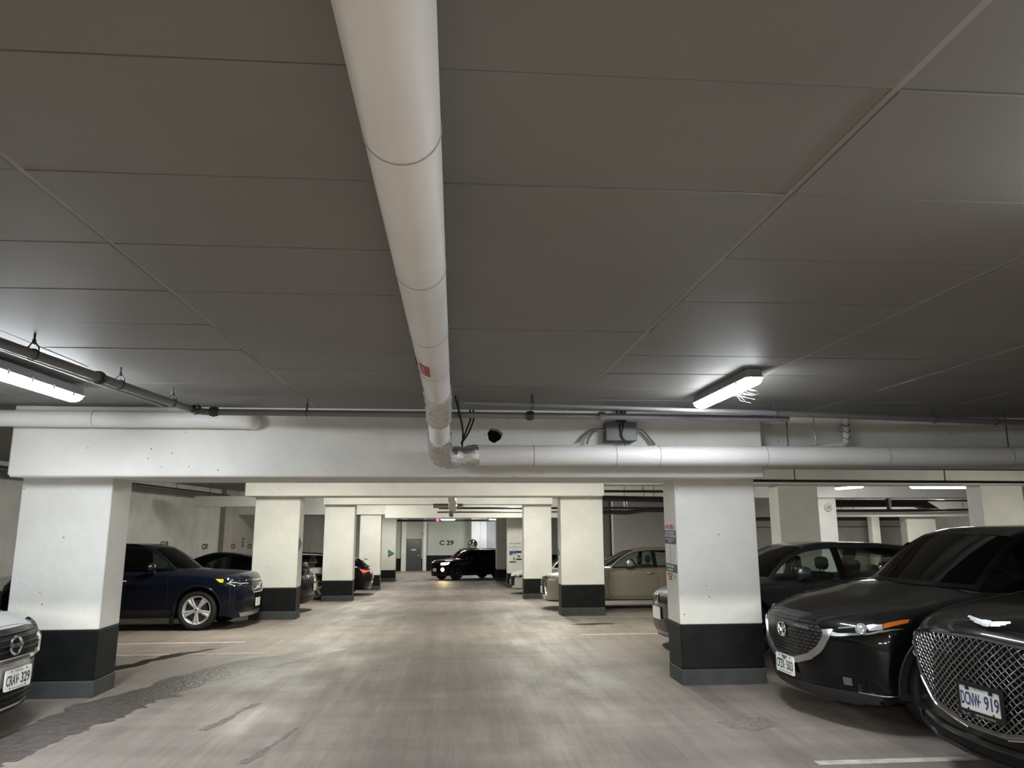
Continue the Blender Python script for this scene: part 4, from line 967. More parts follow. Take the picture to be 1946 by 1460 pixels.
    def N(c, p, bv=None):
        h = (bv or c.bv).find_nearest(Vector(p)); return h[0], h[1]
    def snap(c, q, mode):
        if mode == 'F': h = c.F(q[0], q[1])
        elif mode == 'R': h = c.Rr(q[0], q[1])
        elif mode == 'L': h = c.Sd(1, q[0], q[1])
        elif mode == 'Rt': h = c.Sd(-1, q[0], q[1])
        elif mode == 'T': h = c.T(q[0], q[1])
        else: h = c.N((-q[0], q[1], q[2]))
        if h[0] is None:
            if mode in ('F', 'R'): h = c.N((0 if mode == 'F' else -c.L, q[0], q[1]))
            elif mode in ('L', 'Rt'): h = c.N((-q[0], c.hw if mode == 'L' else -c.hw, q[1]))
            else: h = c.N((-q[0], q[1], c.H * .6))
        n = h[1]; ctr = Vector((-c.L / 2, 0, c.H * .35)); n = n if n.dot(h[0] - ctr) > 0 else -n
        return h[0], n
    def patch(c, name, top, bot, mode, m, off=.006, nu=14, nv=6, parent=None, deep=.012, mb=None, ends=None, **kw):
        """panel that follows the body between two edge polylines"""
        a, b_ = resamp(top, nu), resamp(bot, nu); G = []; I = []
        for i in range(nu):
            r = []; r2 = []
            for t in np.linspace(0, 1, nv):
                p, n = c.snap(a[i] * (1 - t) + b_[i] * t, mode); r.append(p + n * off); r2.append(p - n * deep)
            G.append(r); I.append(r2)
        own = mb is None; mb = mb or MB(); mb.grid(G)
        edge = [(i, 0) for i in range(nu)] + [(nu - 1, j) for j in range(1, nv)] + [(i, nv - 1) for i in range(nu - 2, -1, -1)] + [(0, j) for j in range(nv - 2, 0, -1)]
        E = [G[i][j] for i, j in edge] + [I[i][j] for i, j in edge]; k = len(edge)
        mb.add(E, [(i, (i + 1) % k, k + (i + 1) % k, k + i) for i in range(k)])
        if own: return mb.build(name, m, parent or c.root, 40, **kw)
    def strip(c, name, pts, mode, m, w=.012, off=.002, n=30, parent=None, mb=None, flat=.5, closed=False, **kw):
        """bead laid along a line on the body"""
        P = []; U = None
        for q in resamp(pts, n): p, nn = c.snap(q, mode); P.append(p + nn * off)
        own = mb is None; mb = mb or MB(); mb.tube(P, w / 2, 6, closed=closed)
        if own: return mb.build(name, m, parent or c.root, 50, **kw)
    def plate(c, txt, z, y=0., rear=False, size=(.305, .152), mats=(PLATEW, PLATEK), off=.012, frame_m=None, tilt=0., top='ONTARIO', bottom='YOURS TO DISCOVER', x=None):
        if rear: p, n = c.Rr(y, z); right, nx = (0, -1, 0), -1
        else: p, n = c.F(y, z); right, nx = (0, 1, 0), 1
        xx = max(q[0].x * nx for q in [(c.Rr if rear else c.F)(y + dy, z + dz) for dy in (-.15, 0, .15) for dz in (-.07, 0, .07)] if q[0] is not None) * nx
        if x is not None: xx = x
        M = frame((xx + nx * off, y, z), right, (-tilt * nx, 0, 1)); w_, h_ = size
        def rrect(w2, h2, r):
            out = []
            for cx_, cy_, a0 in ((1, 1, 0), (-1, 1, PI / 2), (-1, -1, PI), (1, -1, 1.5 * PI)):
                for a in np.linspace(a0, a0 + PI / 2, 4): out.append((cx_ * (w2 / 2 - r) + r * math.cos(a), cy_ * (h2 / 2 - r) + r * math.sin(a)))
            return out
        b = MB(); b.prism(rrect(w_, h_, .014), M @ Matrix.Translation((0, 0, -.006)), .009); pl = b.build('licence_plate', mats[0], c.root, 20)
        if txt is None: return pl, M
        a_, b2 = txt.split(' ')
        def put(s_, x_, y_, sz, bold, sx, nm='lettering', m=mats[1]):
            v_, f_ = text_mesh(s_, sz, .0015, bold, 1.0); xs = [p[0] for p in v_]; k_ = sx / (max(xs) - min(xs)) if sx < .2 else 1; x0_ = (max(xs) + min(xs)) / 2 if sx < .2 else 0
            q = MB(); q.add([M @ Vector((x_ + (p[0] - x0_) * k_, y_ + p[1], .0035 + p[2])) for p in v_], f_); q.build(nm, m, pl, 0)
        put(a_, -.070, -.008, .104, .0016, .138); put(b2, .083, -.008, .104, .0016, .104)
        if c.lod > 1:
            put('\u2022', .0, -.008, .05, .0, 1.0); put(top, 0, .058, .020, .0002, 1.0, m=GREYI); put(bottom, 0, -.063, .014, .0, 1.0, m=GREYI)
            b = MB()
            for sx in (-1, 1):
                for sy in (-1, 1): b.lathe([(.001, .003), (.006, .002), (.0065, 0)], M @ Vector((sx * .09, sy * .06, .003)), M.to_3x3() @ Vector((0, 0, 1)), 10)
            b.build('plate_screw', BLACKPL, pl)
        if frame_m:
            b = MB(); o_, i_ = rrect(w_ + .022, h_ + .034, .012), rrect(w_ - .012, h_ - .022, .008); k = len(o_)
            for z0, z1 in ((-.008, .008),):
                V = [M @ Vector((x_, y_ - .004, z1)) for x_, y_ in o_] + [M @ Vector((x_, y_, z1)) for x_, y_ in i_] + [M @ Vector((x_, y_ - .004, z0)) for x_, y_ in o_] + [M @ Vector((x_, y_, .0035)) for x_, y_ in i_]
                Fc = []
                for i in range(k): j = (i + 1) % k; Fc += [(i, j, k + j, k + i), (2 * k + i, 2 * k + j, j, i), (k + i, k + j, 3 * k + j, 3 * k + i)]
                b.add(V, Fc)
            fo_ = b.build('plate_frame', frame_m, pl, 30)
            for x_ in (-.085, .085): MB().box(x_ - .012, .045, .004, x_ + .012, .067, .0085, M=M).build('frame_tab', frame_m, pl, 0)
        return pl, M
    # ---------------------------------------------------------------- common trim
    def common(c, handles=True, mirrors=True, mirror_m=None, lights=True, hl=None, tail=None, sill=True, chrome_belt=False, doorlines=True, lamp_m=None, mirror_sc=1.0):
        L, H, hw = c.L, c.H, c.hw; K = c.K; zb = K['zb'] * H; fw = K['wind'][0] * L; p1 = K['pil'][1] * L; p2 = K['pil'][3] * L if len(K['pil']) > 4 else None
        gap = mat('panel gap', (.004, .004, .004), .8)
        if doorlines and c.lod:
            for sg, md in ((1, 'L'), (-1, 'Rt')):
                b = MB(); zt_, zl = H * .60, zb + .10; a = c.fo + c.ra + .14
                c.strip('', [(a + .02, zt_), (a - .03, H * .40), (a, zl + .05), (a + .06, zl)], md, gap, .006, 0, 20, mb=b)
                c.strip('', [(p1 + .06, zt_ + .02), (p1 + .05, zl)], md, gap, .006, 0, 14, mb=b)
                c.strip('', [(a + .06, zl), (p1 + .05, zl)], md, gap, .006, 0, 14, mb=b)
                if p2:
                    c.strip('', [(p1 + .05, zl), (c.ax[1] - c.ra - .02, zl), (c.ax[1] - c.ra * .75, H * .42), (p2 + .12, zt_ + .03)], md, gap, .006, 0, 26, mb=b)
                b.build('door_gap', gap, c.root)
            # bonnet shut lines
            b = MB()
            for sg in (1, -1): c.strip('', [(.16, sg * hw * .60), (.4, sg * hw * .74), (fw - .05, sg * hw * .80)], 'T', gap, .006, 0, 24, mb=b)
            c.strip('', [(.10, -hw * .5), (.085, 0), (.10, hw * .5)], 'T', gap, .005, 0, 20, mb=b)
            b.build('bonnet_gap', gap, c.root)
        if handles and c.lod:
            for sg, md in ((1, 'L'), (-1, 'Rt')):
                for s in ([p1 - .10, p2 - .02] if p2 else [p1 - .12]):
                    P = [(s - .10, H * .565), (s + .09, H * .572)]; pts = []
                    for q in resamp(P, 7): p, n = c.snap(q, md); pts.append((p, n))
                    b = MB(); b.tube([pts[0][0], pts[1][0] + pts[1][1] * .028] + [p + n * .036 for p, n in pts[2:5]] + [pts[5][0] + pts[5][1] * .028, pts[6][0]], .012, 8, flat=1.3); b.build('door_handle', c.pm if not chrome_belt else CHROME, c.root)
        if mirrors:
            k = mirror_sc
            for sg in (1, -1):
                s = fw + .52 * L / 4.4; z = float(c.zs(s)) + .055; y0 = hw * .93
                b = MB(); cx_, cy_, cz_ = -s, sg * (y0 + .15 * k), z + .07 * k; G = []
                for a in np.linspace(0, 1, 9):     # teardrop shell from inside to out
                    r = math.sin(PI * (a * .92 + .04)) ** .55; yy = cy_ + sg * (a - .5) * .23 * k; row = []
                    for t in np.linspace(0, 2 * PI, 17):
                        ex = math.cos(t); row.append((cx_ + (.075 if ex > 0 else .035) * k * ex * r - .03 * a * k, yy, cz_ + .082 * k * math.sin(t) * r * (1 - .12 * a)))
                    G.append(row)
                b.grid(G); b.add(G[0][:-1], [tuple(range(16))]); b.add(G[-1][:-1], [tuple(range(16))])
                mo = b.build('side_mirror', mirror_m or c.pm, c.root, 50)
                b = MB(); b.tube([(cx_, sg * (y0 - .03), z - .03), (cx_ - .005, cy_ - sg * .03, z + .01)], .022, 8, flat=1.5); b.build('mirror_foot', BLACKPL, mo)
                b = MB(); b.lathe([(.001, 0), (.066 * k, 0), (.066 * k, .004)], (cx_ - .045 * k, cy_, cz_), (-1, 0, 0), 18); b.build('mirror_glass', mat('mirror glass', (.8, .82, .85), .02, metal=1), mo)
        if lights:
            hz, hh, s1 = hl or (H * .50, .13, .50)
            for sg in (1, -1):
                top = [(.03, sg * hw * .56, hz + hh * .30), (.10, sg * hw * .80, hz + hh * .48), (.26, sg * hw * .97, hz + hh * .62), (s1, sg * hw * 1.01, hz + hh * .85)]
                bot = [(.03, sg * hw * .56, hz - hh * .28), (.08, sg * hw * .80, hz - hh * .42), (.22, sg * hw * .97, hz - hh * .30), (s1, sg * hw * 1.01, hz + hh * .62)]
                hl_o = c.patch('headlamp', top, bot, 'N', lamp_m or LAMPD, .005, 18, 6)
                b = MB(); q, n = c.snap((.13, sg * hw * .84, hz + .01), 'N'); b.lathe([(.001, .012), (.026, .010), (.038, .003), (.042, -.004)], q + n * .003, n, 18); b.build('projector', LENSC, hl_o)
                if c.lod > 0:
                    q, n = c.snap((.09, sg * hw * .70, hz), 'N'); b = MB(); b.lathe([(.001, .010), (.02, .008), (.03, .003), (.033, -.004)], q + n * .003, n, 16); b.build('projector', LENSC, hl_o)
                    c.strip('light_guide', [tuple(np.array(t_) * .55 + np.array(b_) * .45) for t_, b_ in zip(top[1:], bot[1:])], 'N', LENSC, .012, .007, 16, parent=hl_o)
        if tail:
            z0, z1, yin, s1 = tail
            for sg in (1, -1):
                top = [(L, sg * yin, z1), (L - .05, sg * hw * .90, z1 + .01), (L - s1, sg * hw, z1 - .01)]; bot = [(L, sg * yin, z0), (L - .05, sg * hw * .90, z0), (L - s1, sg * hw, z0 + .05)]
                c.patch('tail_lamp', top, bot, 'N', REDL, .008, 16, 5)
        if c.clad:
            for sg, md in ((1, 'L'), (-1, 'Rt')):
                for k, s in enumerate(c.ax):
                    b = MB(); G = []
                    for a in np.linspace(-.42, PI + .42, 34):
                        row = []
                        for r, of in ((c.ra - .012, .0), (c.ra - .006, .012), (c.ra + .05, .010), (c.ra + .06, -.006)):
                            p, n = c.snap((s - r * math.cos(a), max(zb + .01, c.R + .01 + r * math.sin(a))), md); row.append((p.x, p.y + (1 if sg > 0 else -1) * of, p.z))
                        G.append(row)
                    b.grid(G); b.build('arch_trim', CLAD, c.root, 40)
                if sill:
                    a, e = c.ax[0] + c.ra + .02, c.ax[1] - c.ra - .02
                    c.patch('sill_trim', [(a, zb + .16), (e, zb + .16)], [(a, zb + .035), (e, zb + .035)], md, CLAD, .010, 18, 4)
        if chrome_belt:
            for sg in (1, -1):
                P = [Vector(c.full[i, 1 if sg > 0 else c.full.shape[1] - 2]) + Vector((0, sg * .004, -.01)) for i in range(len(c.st)) if fw + .45 < c.st[i] < K['pil'][-1] * L]
                b = MB(); b.tube(P, .008, 6); b.build('belt_trim', SATIN, c.root)

def grille_mat(name, sx, sz):
    """black insert with rows of small raised dashes"""
    m = mat(name, (.01, .01, .011), .3); nt = m.node_tree; p = nt.nodes['Principled BSDF']; L = nt.links.new
    tc = nt.nodes.new('ShaderNodeTexCoord'); mp = nt.nodes.new('ShaderNodeMapping'); mp.inputs['Rotation'].default_value = (0, PI / 2, 0)
    sp = nt.nodes.new('ShaderNodeSeparateXYZ'); L(tc.outputs['Object'], sp.inputs[0]); cb = nt.nodes.new('ShaderNodeCombineXYZ'); L(sp.outputs['Y'], cb.inputs['X']); L(sp.outputs['Z'], cb.inputs['Y'])
    bt = nt.nodes.new('ShaderNodeTexBrick'); L(cb.outputs[0], bt.inputs['Vector']); bt.inputs['Scale'].default_value = 1; bt.inputs['Brick Width'].default_value = sx; bt.inputs['Row Height'].default_value = sz; bt.inputs['Mortar Size'].default_value = sz * .36
    bt.inputs['Color1'].default_value = (.045, .046, .048, 1); bt.inputs['Color2'].default_value = (.03, .031, .033, 1); bt.inputs['Mortar'].default_value = (.003, .003, .003, 1); bt.inputs['Mortar Smooth'].default_value = .3
    L(bt.outputs['Color'], p.inputs['Base Color'])
    return m

BLK1 = paint('black metallic paint', (.003, .003, .0034), 0, .35, dust=.08)
BLK2 = paint('black gloss paint', (.003, .003, .003), 0, .3, dust=.07)
NAVYP = paint('dark navy paint', (.0032, .0055, .0125), .05, .3, dust=.07)
SILV = paint('silver paint', (.50, .51, .53), .75, .36, dust=.1)
BEIGE = paint('champagne beige paint', (.44, .41, .325), .45, .38, dust=.1)
GREYC = paint('slate grey paint', (.075, .082, .095), .45, .34, dust=.2)
BLUEC = paint('deep blue paint', (.0042, .0078, .018), .05, .3, dust=.06)
PEARL = paint('pearl white paint', (.62, .60, .55), .2, .35, dust=.1)
WHITEC = paint('white car paint', (.75, .75, .74), .0, .3)
BLK3 = paint('charcoal black paint', (.012, .012, .013), .35, .3, dust=.2)
BLK4 = paint('plain black paint', (.005, .005, .005), .1, .3)

# ---------------------------------------------------------------- black crossover beside the near right column
def black_crossover():
    c = Car('black crossover with chrome-edged shield grille and plate CPZK 503, beside the near right column', 'suv', 4.40, 1.795, 1.54, 2.655, .90, .345, BLK1,
            (2.84, 6.34), PI + .045, sweep=.44, tuck=.085, cladding=True, lod=2,
            over=dict(zt=[(0, .50), (.012, .53), (.05, .572), (.17, .635), (.275, .685), (.5, .69), (.93, .68), (.985, .62), (1, .50)],
                      zs=[(0, .43), (.03, .515), (.12, .58), (.3, .625), (.6, .645), (.9, .665), (1, .52)]))
    c.make_wheels('five', DCHROME)
    c.common(lights=False, mirror_m=BLK1, chrome_belt=True)
    # grille and emblem
    g = c.patch('grille', [(-.50, .70), (-.40, .765), (-.2, .795), (.2, .795), (.40, .765), (.50, .70)], [(-.475, .66), (-.40, .55), (-.16, .455), (.16, .455), (.40, .55), (.475, .66)], 'F', grille_mat('dashed grille', .052, .028), .004, 34, 16)
    U = [(-.555, .735), (-.53, .665), (-.47, .565), (-.375, .487), (-.18, .425), (0, .415), (.18, .425), (.375, .487), (.47, .565), (.53, .665), (.555, .735)]
    I = [(-.49, .725), (-.472, .665), (-.415, .585), (-.33, .525), (-.16, .47), (0, .455), (.16, .47), (.33, .525), (.415, .585), (.472, .665), (.49, .725)]
    c.patch('chrome_surround', I, U, 'F', SATIN, .018, 40, 5)
    for sg in (1, -1):
        c.patch('chrome_wing', [(.07, sg * .48, .735), (.14, sg * .60, .715), (.30, sg * .76, .735), (.52, sg * .86, .775)], [(.07, sg * .49, .685), (.14, sg * .60, .692), (.30, sg * .76, .722), (.52, sg * .86, .772)], 'N', SATIN, .012, 22, 3)
        h = c.patch('headlamp', [(.12, sg * .57, .765), (.20, sg * .68, .79), (.33, sg * .79, .825), (.62, sg * .885, .865)], [(.12, sg * .57, .72), (.20, sg * .68, .735), (.33, sg * .79, .755), (.58, sg * .885, .82)], 'N', LAMPD, .008, 26, 7)
        q, n = c.snap((.25, sg * .735, .775), 'N'); b = MB(); b.lathe([(.001, .012), (.020, .011), (.030, .006), (.036, -.004)], q + n * .006, n, 20); b.build('projector', LENSC, h)
        b = MB(); b.lathe([(.034, .004), (.041, .014), (.046, .004), (.047, -.006)], q + n * .006, n, 24); b.build('projector_ring', CHROME, h)
        c.patch('reflector', [(.29, sg * .765, .815), (.38, sg * .82, .832)], [(.30, sg * .765, .755), (.38, sg * .82, .77)], 'N', LENSC, .011, 6, 4, parent=h)
        c.patch('amber_marker', [(.385, sg * .822, .832), (.58, sg * .88, .86)], [(.385, sg * .822, .78), (.56, sg * .88, .825)], 'N', AMBER, .011, 8, 4, parent=h, label='amber side marker')
        c.strip('light_guide', [(.14, sg * .60, .765), (.23, sg * .71, .79)], 'N', LENSC, .010, .010, 12, parent=h)
        c.patch('fog_vent', [(.12, sg * .60, .395), (.26, sg * .74, .40)], [(.12, sg * .60, .31), (.24, sg * .74, .315)], 'N', GRILLEB, .006, 8, 4)
        c.patch('fog_vent_glass', [(.13, sg * .615, .385), (.17, sg * .67, .385)], [(.13, sg * .62, .325), (.17, sg * .67, .325)], 'N', mat('smoked fog lens', (.10, .10, .11), .2), .010, 5, 3)
        c.strip('bumper_trim', [(.20, sg * .70, .285), (.50, sg * .88, .29)], 'N', CHROME, .012, .010, 16)
    b = MB()
    c.patch('bumper_cladding', [(-.88, .30), (-.55, .285), (0, .275), (.55, .285), (.88, .30)], [(-.85, .20), (-.5, .195), (0, .195), (.5, .195), (.85, .20)], 'F', CLAD, .012, 36, 5)
    # oval emblem with a spread-wing V
    q, n = c.F(0, .668); M = frame(q + n * .022, (0, 1, 0), n.cross(Vector((0, 1, 0)))); b = MB()
    b.tube([M @ Vector((.066 * math.cos(a), .053 * math.sin(a), 0)) for a in np.linspace(0, 2 * PI, 32, endpoint=False)], .0075, 8, closed=True)
    for sg in (1, -1): b.tube([M @ Vector((sg * x_, y_, 0)) for x_, y_ in ((.0, -.028), (.014, -.004), (.030, .022), (.048, .034), (.060, .022))], .007, 8, rs=[.009, .008, .007, .006, .004])
    b.lathe([(.001, -.012), (.062, -.012), (.064, -.006)], M @ Vector((0, 0, 0)), n, 28, 0); b.build('emblem', CHROME, c.root)
    c.plate('CPZK 503', .385)
    return c
black_crossover()

# ---------------------------------------------------------------- black luxury crossover, bottom right corner
MESHCH = mat('smoked chrome mesh', (.30, .30, .31), .16, metal=1)
def black_luxury():
    c = Car('glossy black car with a huge diamond mesh grille and plate DCNW 919', 'suv', 4.74, 1.93, 1.64, 2.875, .92, .375, BLK2,
            (3.08, 4.25), PI + .105, sweep=.34, tuck=.05, lod=2,
            over=dict(zt=[(0, .555), (.010, .585), (.045, .615), (.16, .66), (.275, .70), (.5, .69), (.93, .68), (.985, .62), (1, .50)], zs=[(0, .46), (.03, .545), (.12, .60), (.3, .63), (.6, .645), (.9, .665), (1, .52)]))
    c.make_wheels('ten', DCHROME); c.common(lights=False)
    TOP = [(-.70, .815), (-.66, .85), (-.4, .885), (0, .90), (.4, .885), (.66, .85), (.70, .815)]
    BOT = [(-.69, .78), (-.60, .60), (-.42, .465), (-.12, .40), (.12, .40), (.42, .465), (.60, .60), (.69, .78)]
    g = c.patch('grille_back', TOP, BOT, 'F', GRILLEB, .003, 30, 14)
    poly = TOP + BOT[::-1]
    c.strip('grille_frame', poly + poly[:1], 'F', DCHROME, .032, .014, 90)
    def inside(y, z):
        r = False; n = len(poly)
        for i in range(n):
            (x0, y0), (x1, y1) = poly[i], poly[(i + 1) % n]
            if (y0 > z) != (y1 > z) and y < (x1 - x0) * (z - y0) / (y1 - y0) + x0: r = not r
        return r
    b = MB(); px, pz = .050, .043
    for sgn in (1, -1):
        for k in range(-60, 61):
            seg = []
            for t in np.linspace(-14, 14, 113):
                y, z = px * (k + sgn * t * .5), .65 + pz * t * .5
                wig = .0012 * math.sin(t * PI)           # slightly waved bars
                if inside(y + wig, z):
                    p, n = c.F(y + wig, z)
                    if p is not None: seg.append(p + n * (.015 + .0015 * sgn))
                else:
                    if len(seg) > 2: b.tube(seg, .0046, 8)
                    seg = []
            if len(seg) > 2: b.tube(seg, .0046, 8)
    b.build('grille_mesh', MESHCH, c.root, 50, label='dark chrome diamond mesh')
    c.strip('chrome_lip', [(-.60, .575), (-.42, .445), (-.14, .385)], 'F', CHROME, .012, .022, 24); c.strip('chrome_lip', [(.60, .575), (.42, .445), (.14, .385)], 'F', CHROME, .012, .022, 24)
    # lower air intake, rounded lip
    c.patch('lower_intake', [(-.74, .34), (-.4, .305), (0, .295), (.4, .305), (.74, .34)], [(-.80, .23), (-.4, .205), (0, .20), (.4, .205), (.80, .23)], 'F', GRILLEB, .006, 36, 5)
    c.strip('intake_trim', [(-.82, .25), (-.78, .345), (-.72, .365), (-.4, .325), (0, .315), (.4, .325), (.72, .365), (.78, .345), (.82, .25)], 'F', BLK2, .034, .010, 60)
    c.strip('splitter', [(-.86, .215), (-.5, .185), (0, .178), (.5, .185), (.86, .215)], 'F', BLACKPL, .03, .008, 50)
    for sg in (1, -1):
        for zz in (.735, .665):
            h = c.patch('headlamp', [(.14, sg * .74, zz + .03), (.30, sg * .88, zz + .035), (.62, sg * .955, zz + .055)], [(.14, sg * .74, zz - .012), (.30, sg * .88, zz - .008), (.60, sg * .955, zz + .02)], 'N', LAMPD, .008, 20, 4)
            c.strip('light_guide', [(.16, sg * .76, zz + .01), (.30, sg * .88, zz + .014), (.56, sg * .95, zz + .035)], 'N', LENSC, .010, .012, 18, parent=h)
        c.patch('side_vent', [(.20, sg * .80, .56), (.32, sg * .90, .56)], [(.20, sg * .80, .44), (.30, sg * .90, .44)], 'N', GRILLEB, .006, 6, 5)
    # winged badge on the bonnet tip
    q, n = c.T(.075, 0); q2, n2 = c.T(.10, 0); M = frame(q2 + Vector((0, 0, .004)), (0, 1, 0), (-1, 0, -.55)); 
    M = frame(c.T(.085, 0)[0] + Vector((.012, 0, .022)), (0, 1, 0), (-.55, 0, .80))
    b = MB()
    for sg in (1, -1):
        b.prism([(sg * x_, y_) for x_, y_ in ((.015, -.018), (.015, .014), (.15, .034), (.157, .024), (.128, .016), (.131, .008), (.094, .001), (.096, -.006), (.055, -.013))][::sg], M, .006)
    b.prism([(-.022, -.022), (.022, -.022), (.030, .020), (-.030, .020)], M, .009); b.build('winged_badge', CHROME, c.root, 20)
    pl, M = c.plate('DCNW 919', .56, mats=(PLATEG, PLATEI), frame_m=BLACKPL, off=.035, bottom='')
    b = MB(); b.text('GENESIS OAKVILLE', M @ Matrix.Translation((.035, -.085, .0085)), .017, .001, .0003, 1.0); b.build('frame_lettering', SATIN, pl, 0)
    b = MB()
    for sg in (1, -1): b.prism([(-.105 + sg * .004, -.090), (-.105 + sg * .035, -.080), (-.105 + sg * .030, -.084), (-.105 + sg * .006, -.096)][::sg], M @ Matrix.Translation((0, 0, .008)), .002)
    b.build('frame_badge', CHROME, pl, 0)
    return c
black_luxury()

# ---------------------------------------------------------------- silver car, left edge
def silver_car():
    c = Car('silver car with a V grille, round badge and plate CRAV 329 at the left edge', 'sedan', 4.60, 1.80, 1.43, 2.70, .93, .325, SILV, (-3.33, 6.05), -.06, sweep=.56, tuck=.06, lod=2,
            over=dict(zt=[(0, .53), (.012, .57), (.06, .62), (.18, .655), (.275, .68), (.5, .68), (.8, .70), (.93, .715), (.985, .68), (1, .55)]))
    c.make_wheels('seven', SATIN); c.common(hl=(.66, .16, .62), lamp_m=LENSC)
    g = c.patch('grille', [(-.50, .755), (-.25, .79), (.25, .79), (.50, .755)], [(-.38, .60), (-.25, .585), (.25, .585), (.38, .60)], 'F', GRILLEB, .011, 34, 18)
    for z in (.635, .675, .715, .75):
        y = .38 + (z - .60) * .75; c.strip('grille_bar', [(-y, z), (0, z), (y, z)], 'F', BLACKPL, .014, .014, 34)
    c.strip('chrome_v', [(-.60, .785), (-.53, .73), (-.47, .63), (-.40, .575), (-.26, .555), (.26, .555), (.40, .575), (.47, .63), (.53, .73), (.60, .785)], 'F', CHROME, .052, .006, 90)
    q, n = c.F(0, .672); M = frame(q + n * .028, (0, 1, 0), n.cross(Vector((0, 1, 0)))); b = MB()
    b.tube([M @ Vector((.062 * math.cos(a), .062 * math.sin(a), 0)) for a in np.linspace(0, 2 * PI, 32, endpoint=False)], .0095, 8, closed=True)
    b.prism([(-.074, -.013), (.074, -.013), (.074, .013), (-.074, .013)], M @ Matrix.Translation((0, 0, -.002)), .014); e = b.build('round_badge', CHROME, c.root, 30)
    b = MB(); b.text('NISSAN', M @ Matrix.Translation((0, 0, .013)), .024, .001, .0004, 1.1); b.build('lettering', INKK, e, 0)
    c.patch('lower_grille', [(-.60, .35), (-.2, .375), (.2, .375), (.60, .35)], [(-.66, .24), (-.2, .225), (.2, .225), (.66, .24)], 'F', GRILLEB, .006, 30, 5)
    for z in (.27, .31): c.strip('grille_bar', [(-.6, z), (0, z), (.6, z)], 'F', BLACKPL, .01, .010, 30)
    for sg in (1, -1): c.patch('fog_recess', [(.10, sg * .70, .38), (.26, sg * .85, .40)], [(.12, sg * .72, .27), (.26, sg * .85, .28)], 'N', GRILLEB, .004, 8, 4)
    c.strip('chin_lip', [(-.80, .20), (-.4, .178), (0, .172), (.4, .178), (.80, .20)], 'F', BLACKPL, .026, .004, 40)
    c.plate('CRAV 329', .425, y=.085, mats=(PLATEW, PLATEK), off=.02)
    return c
silver_car()

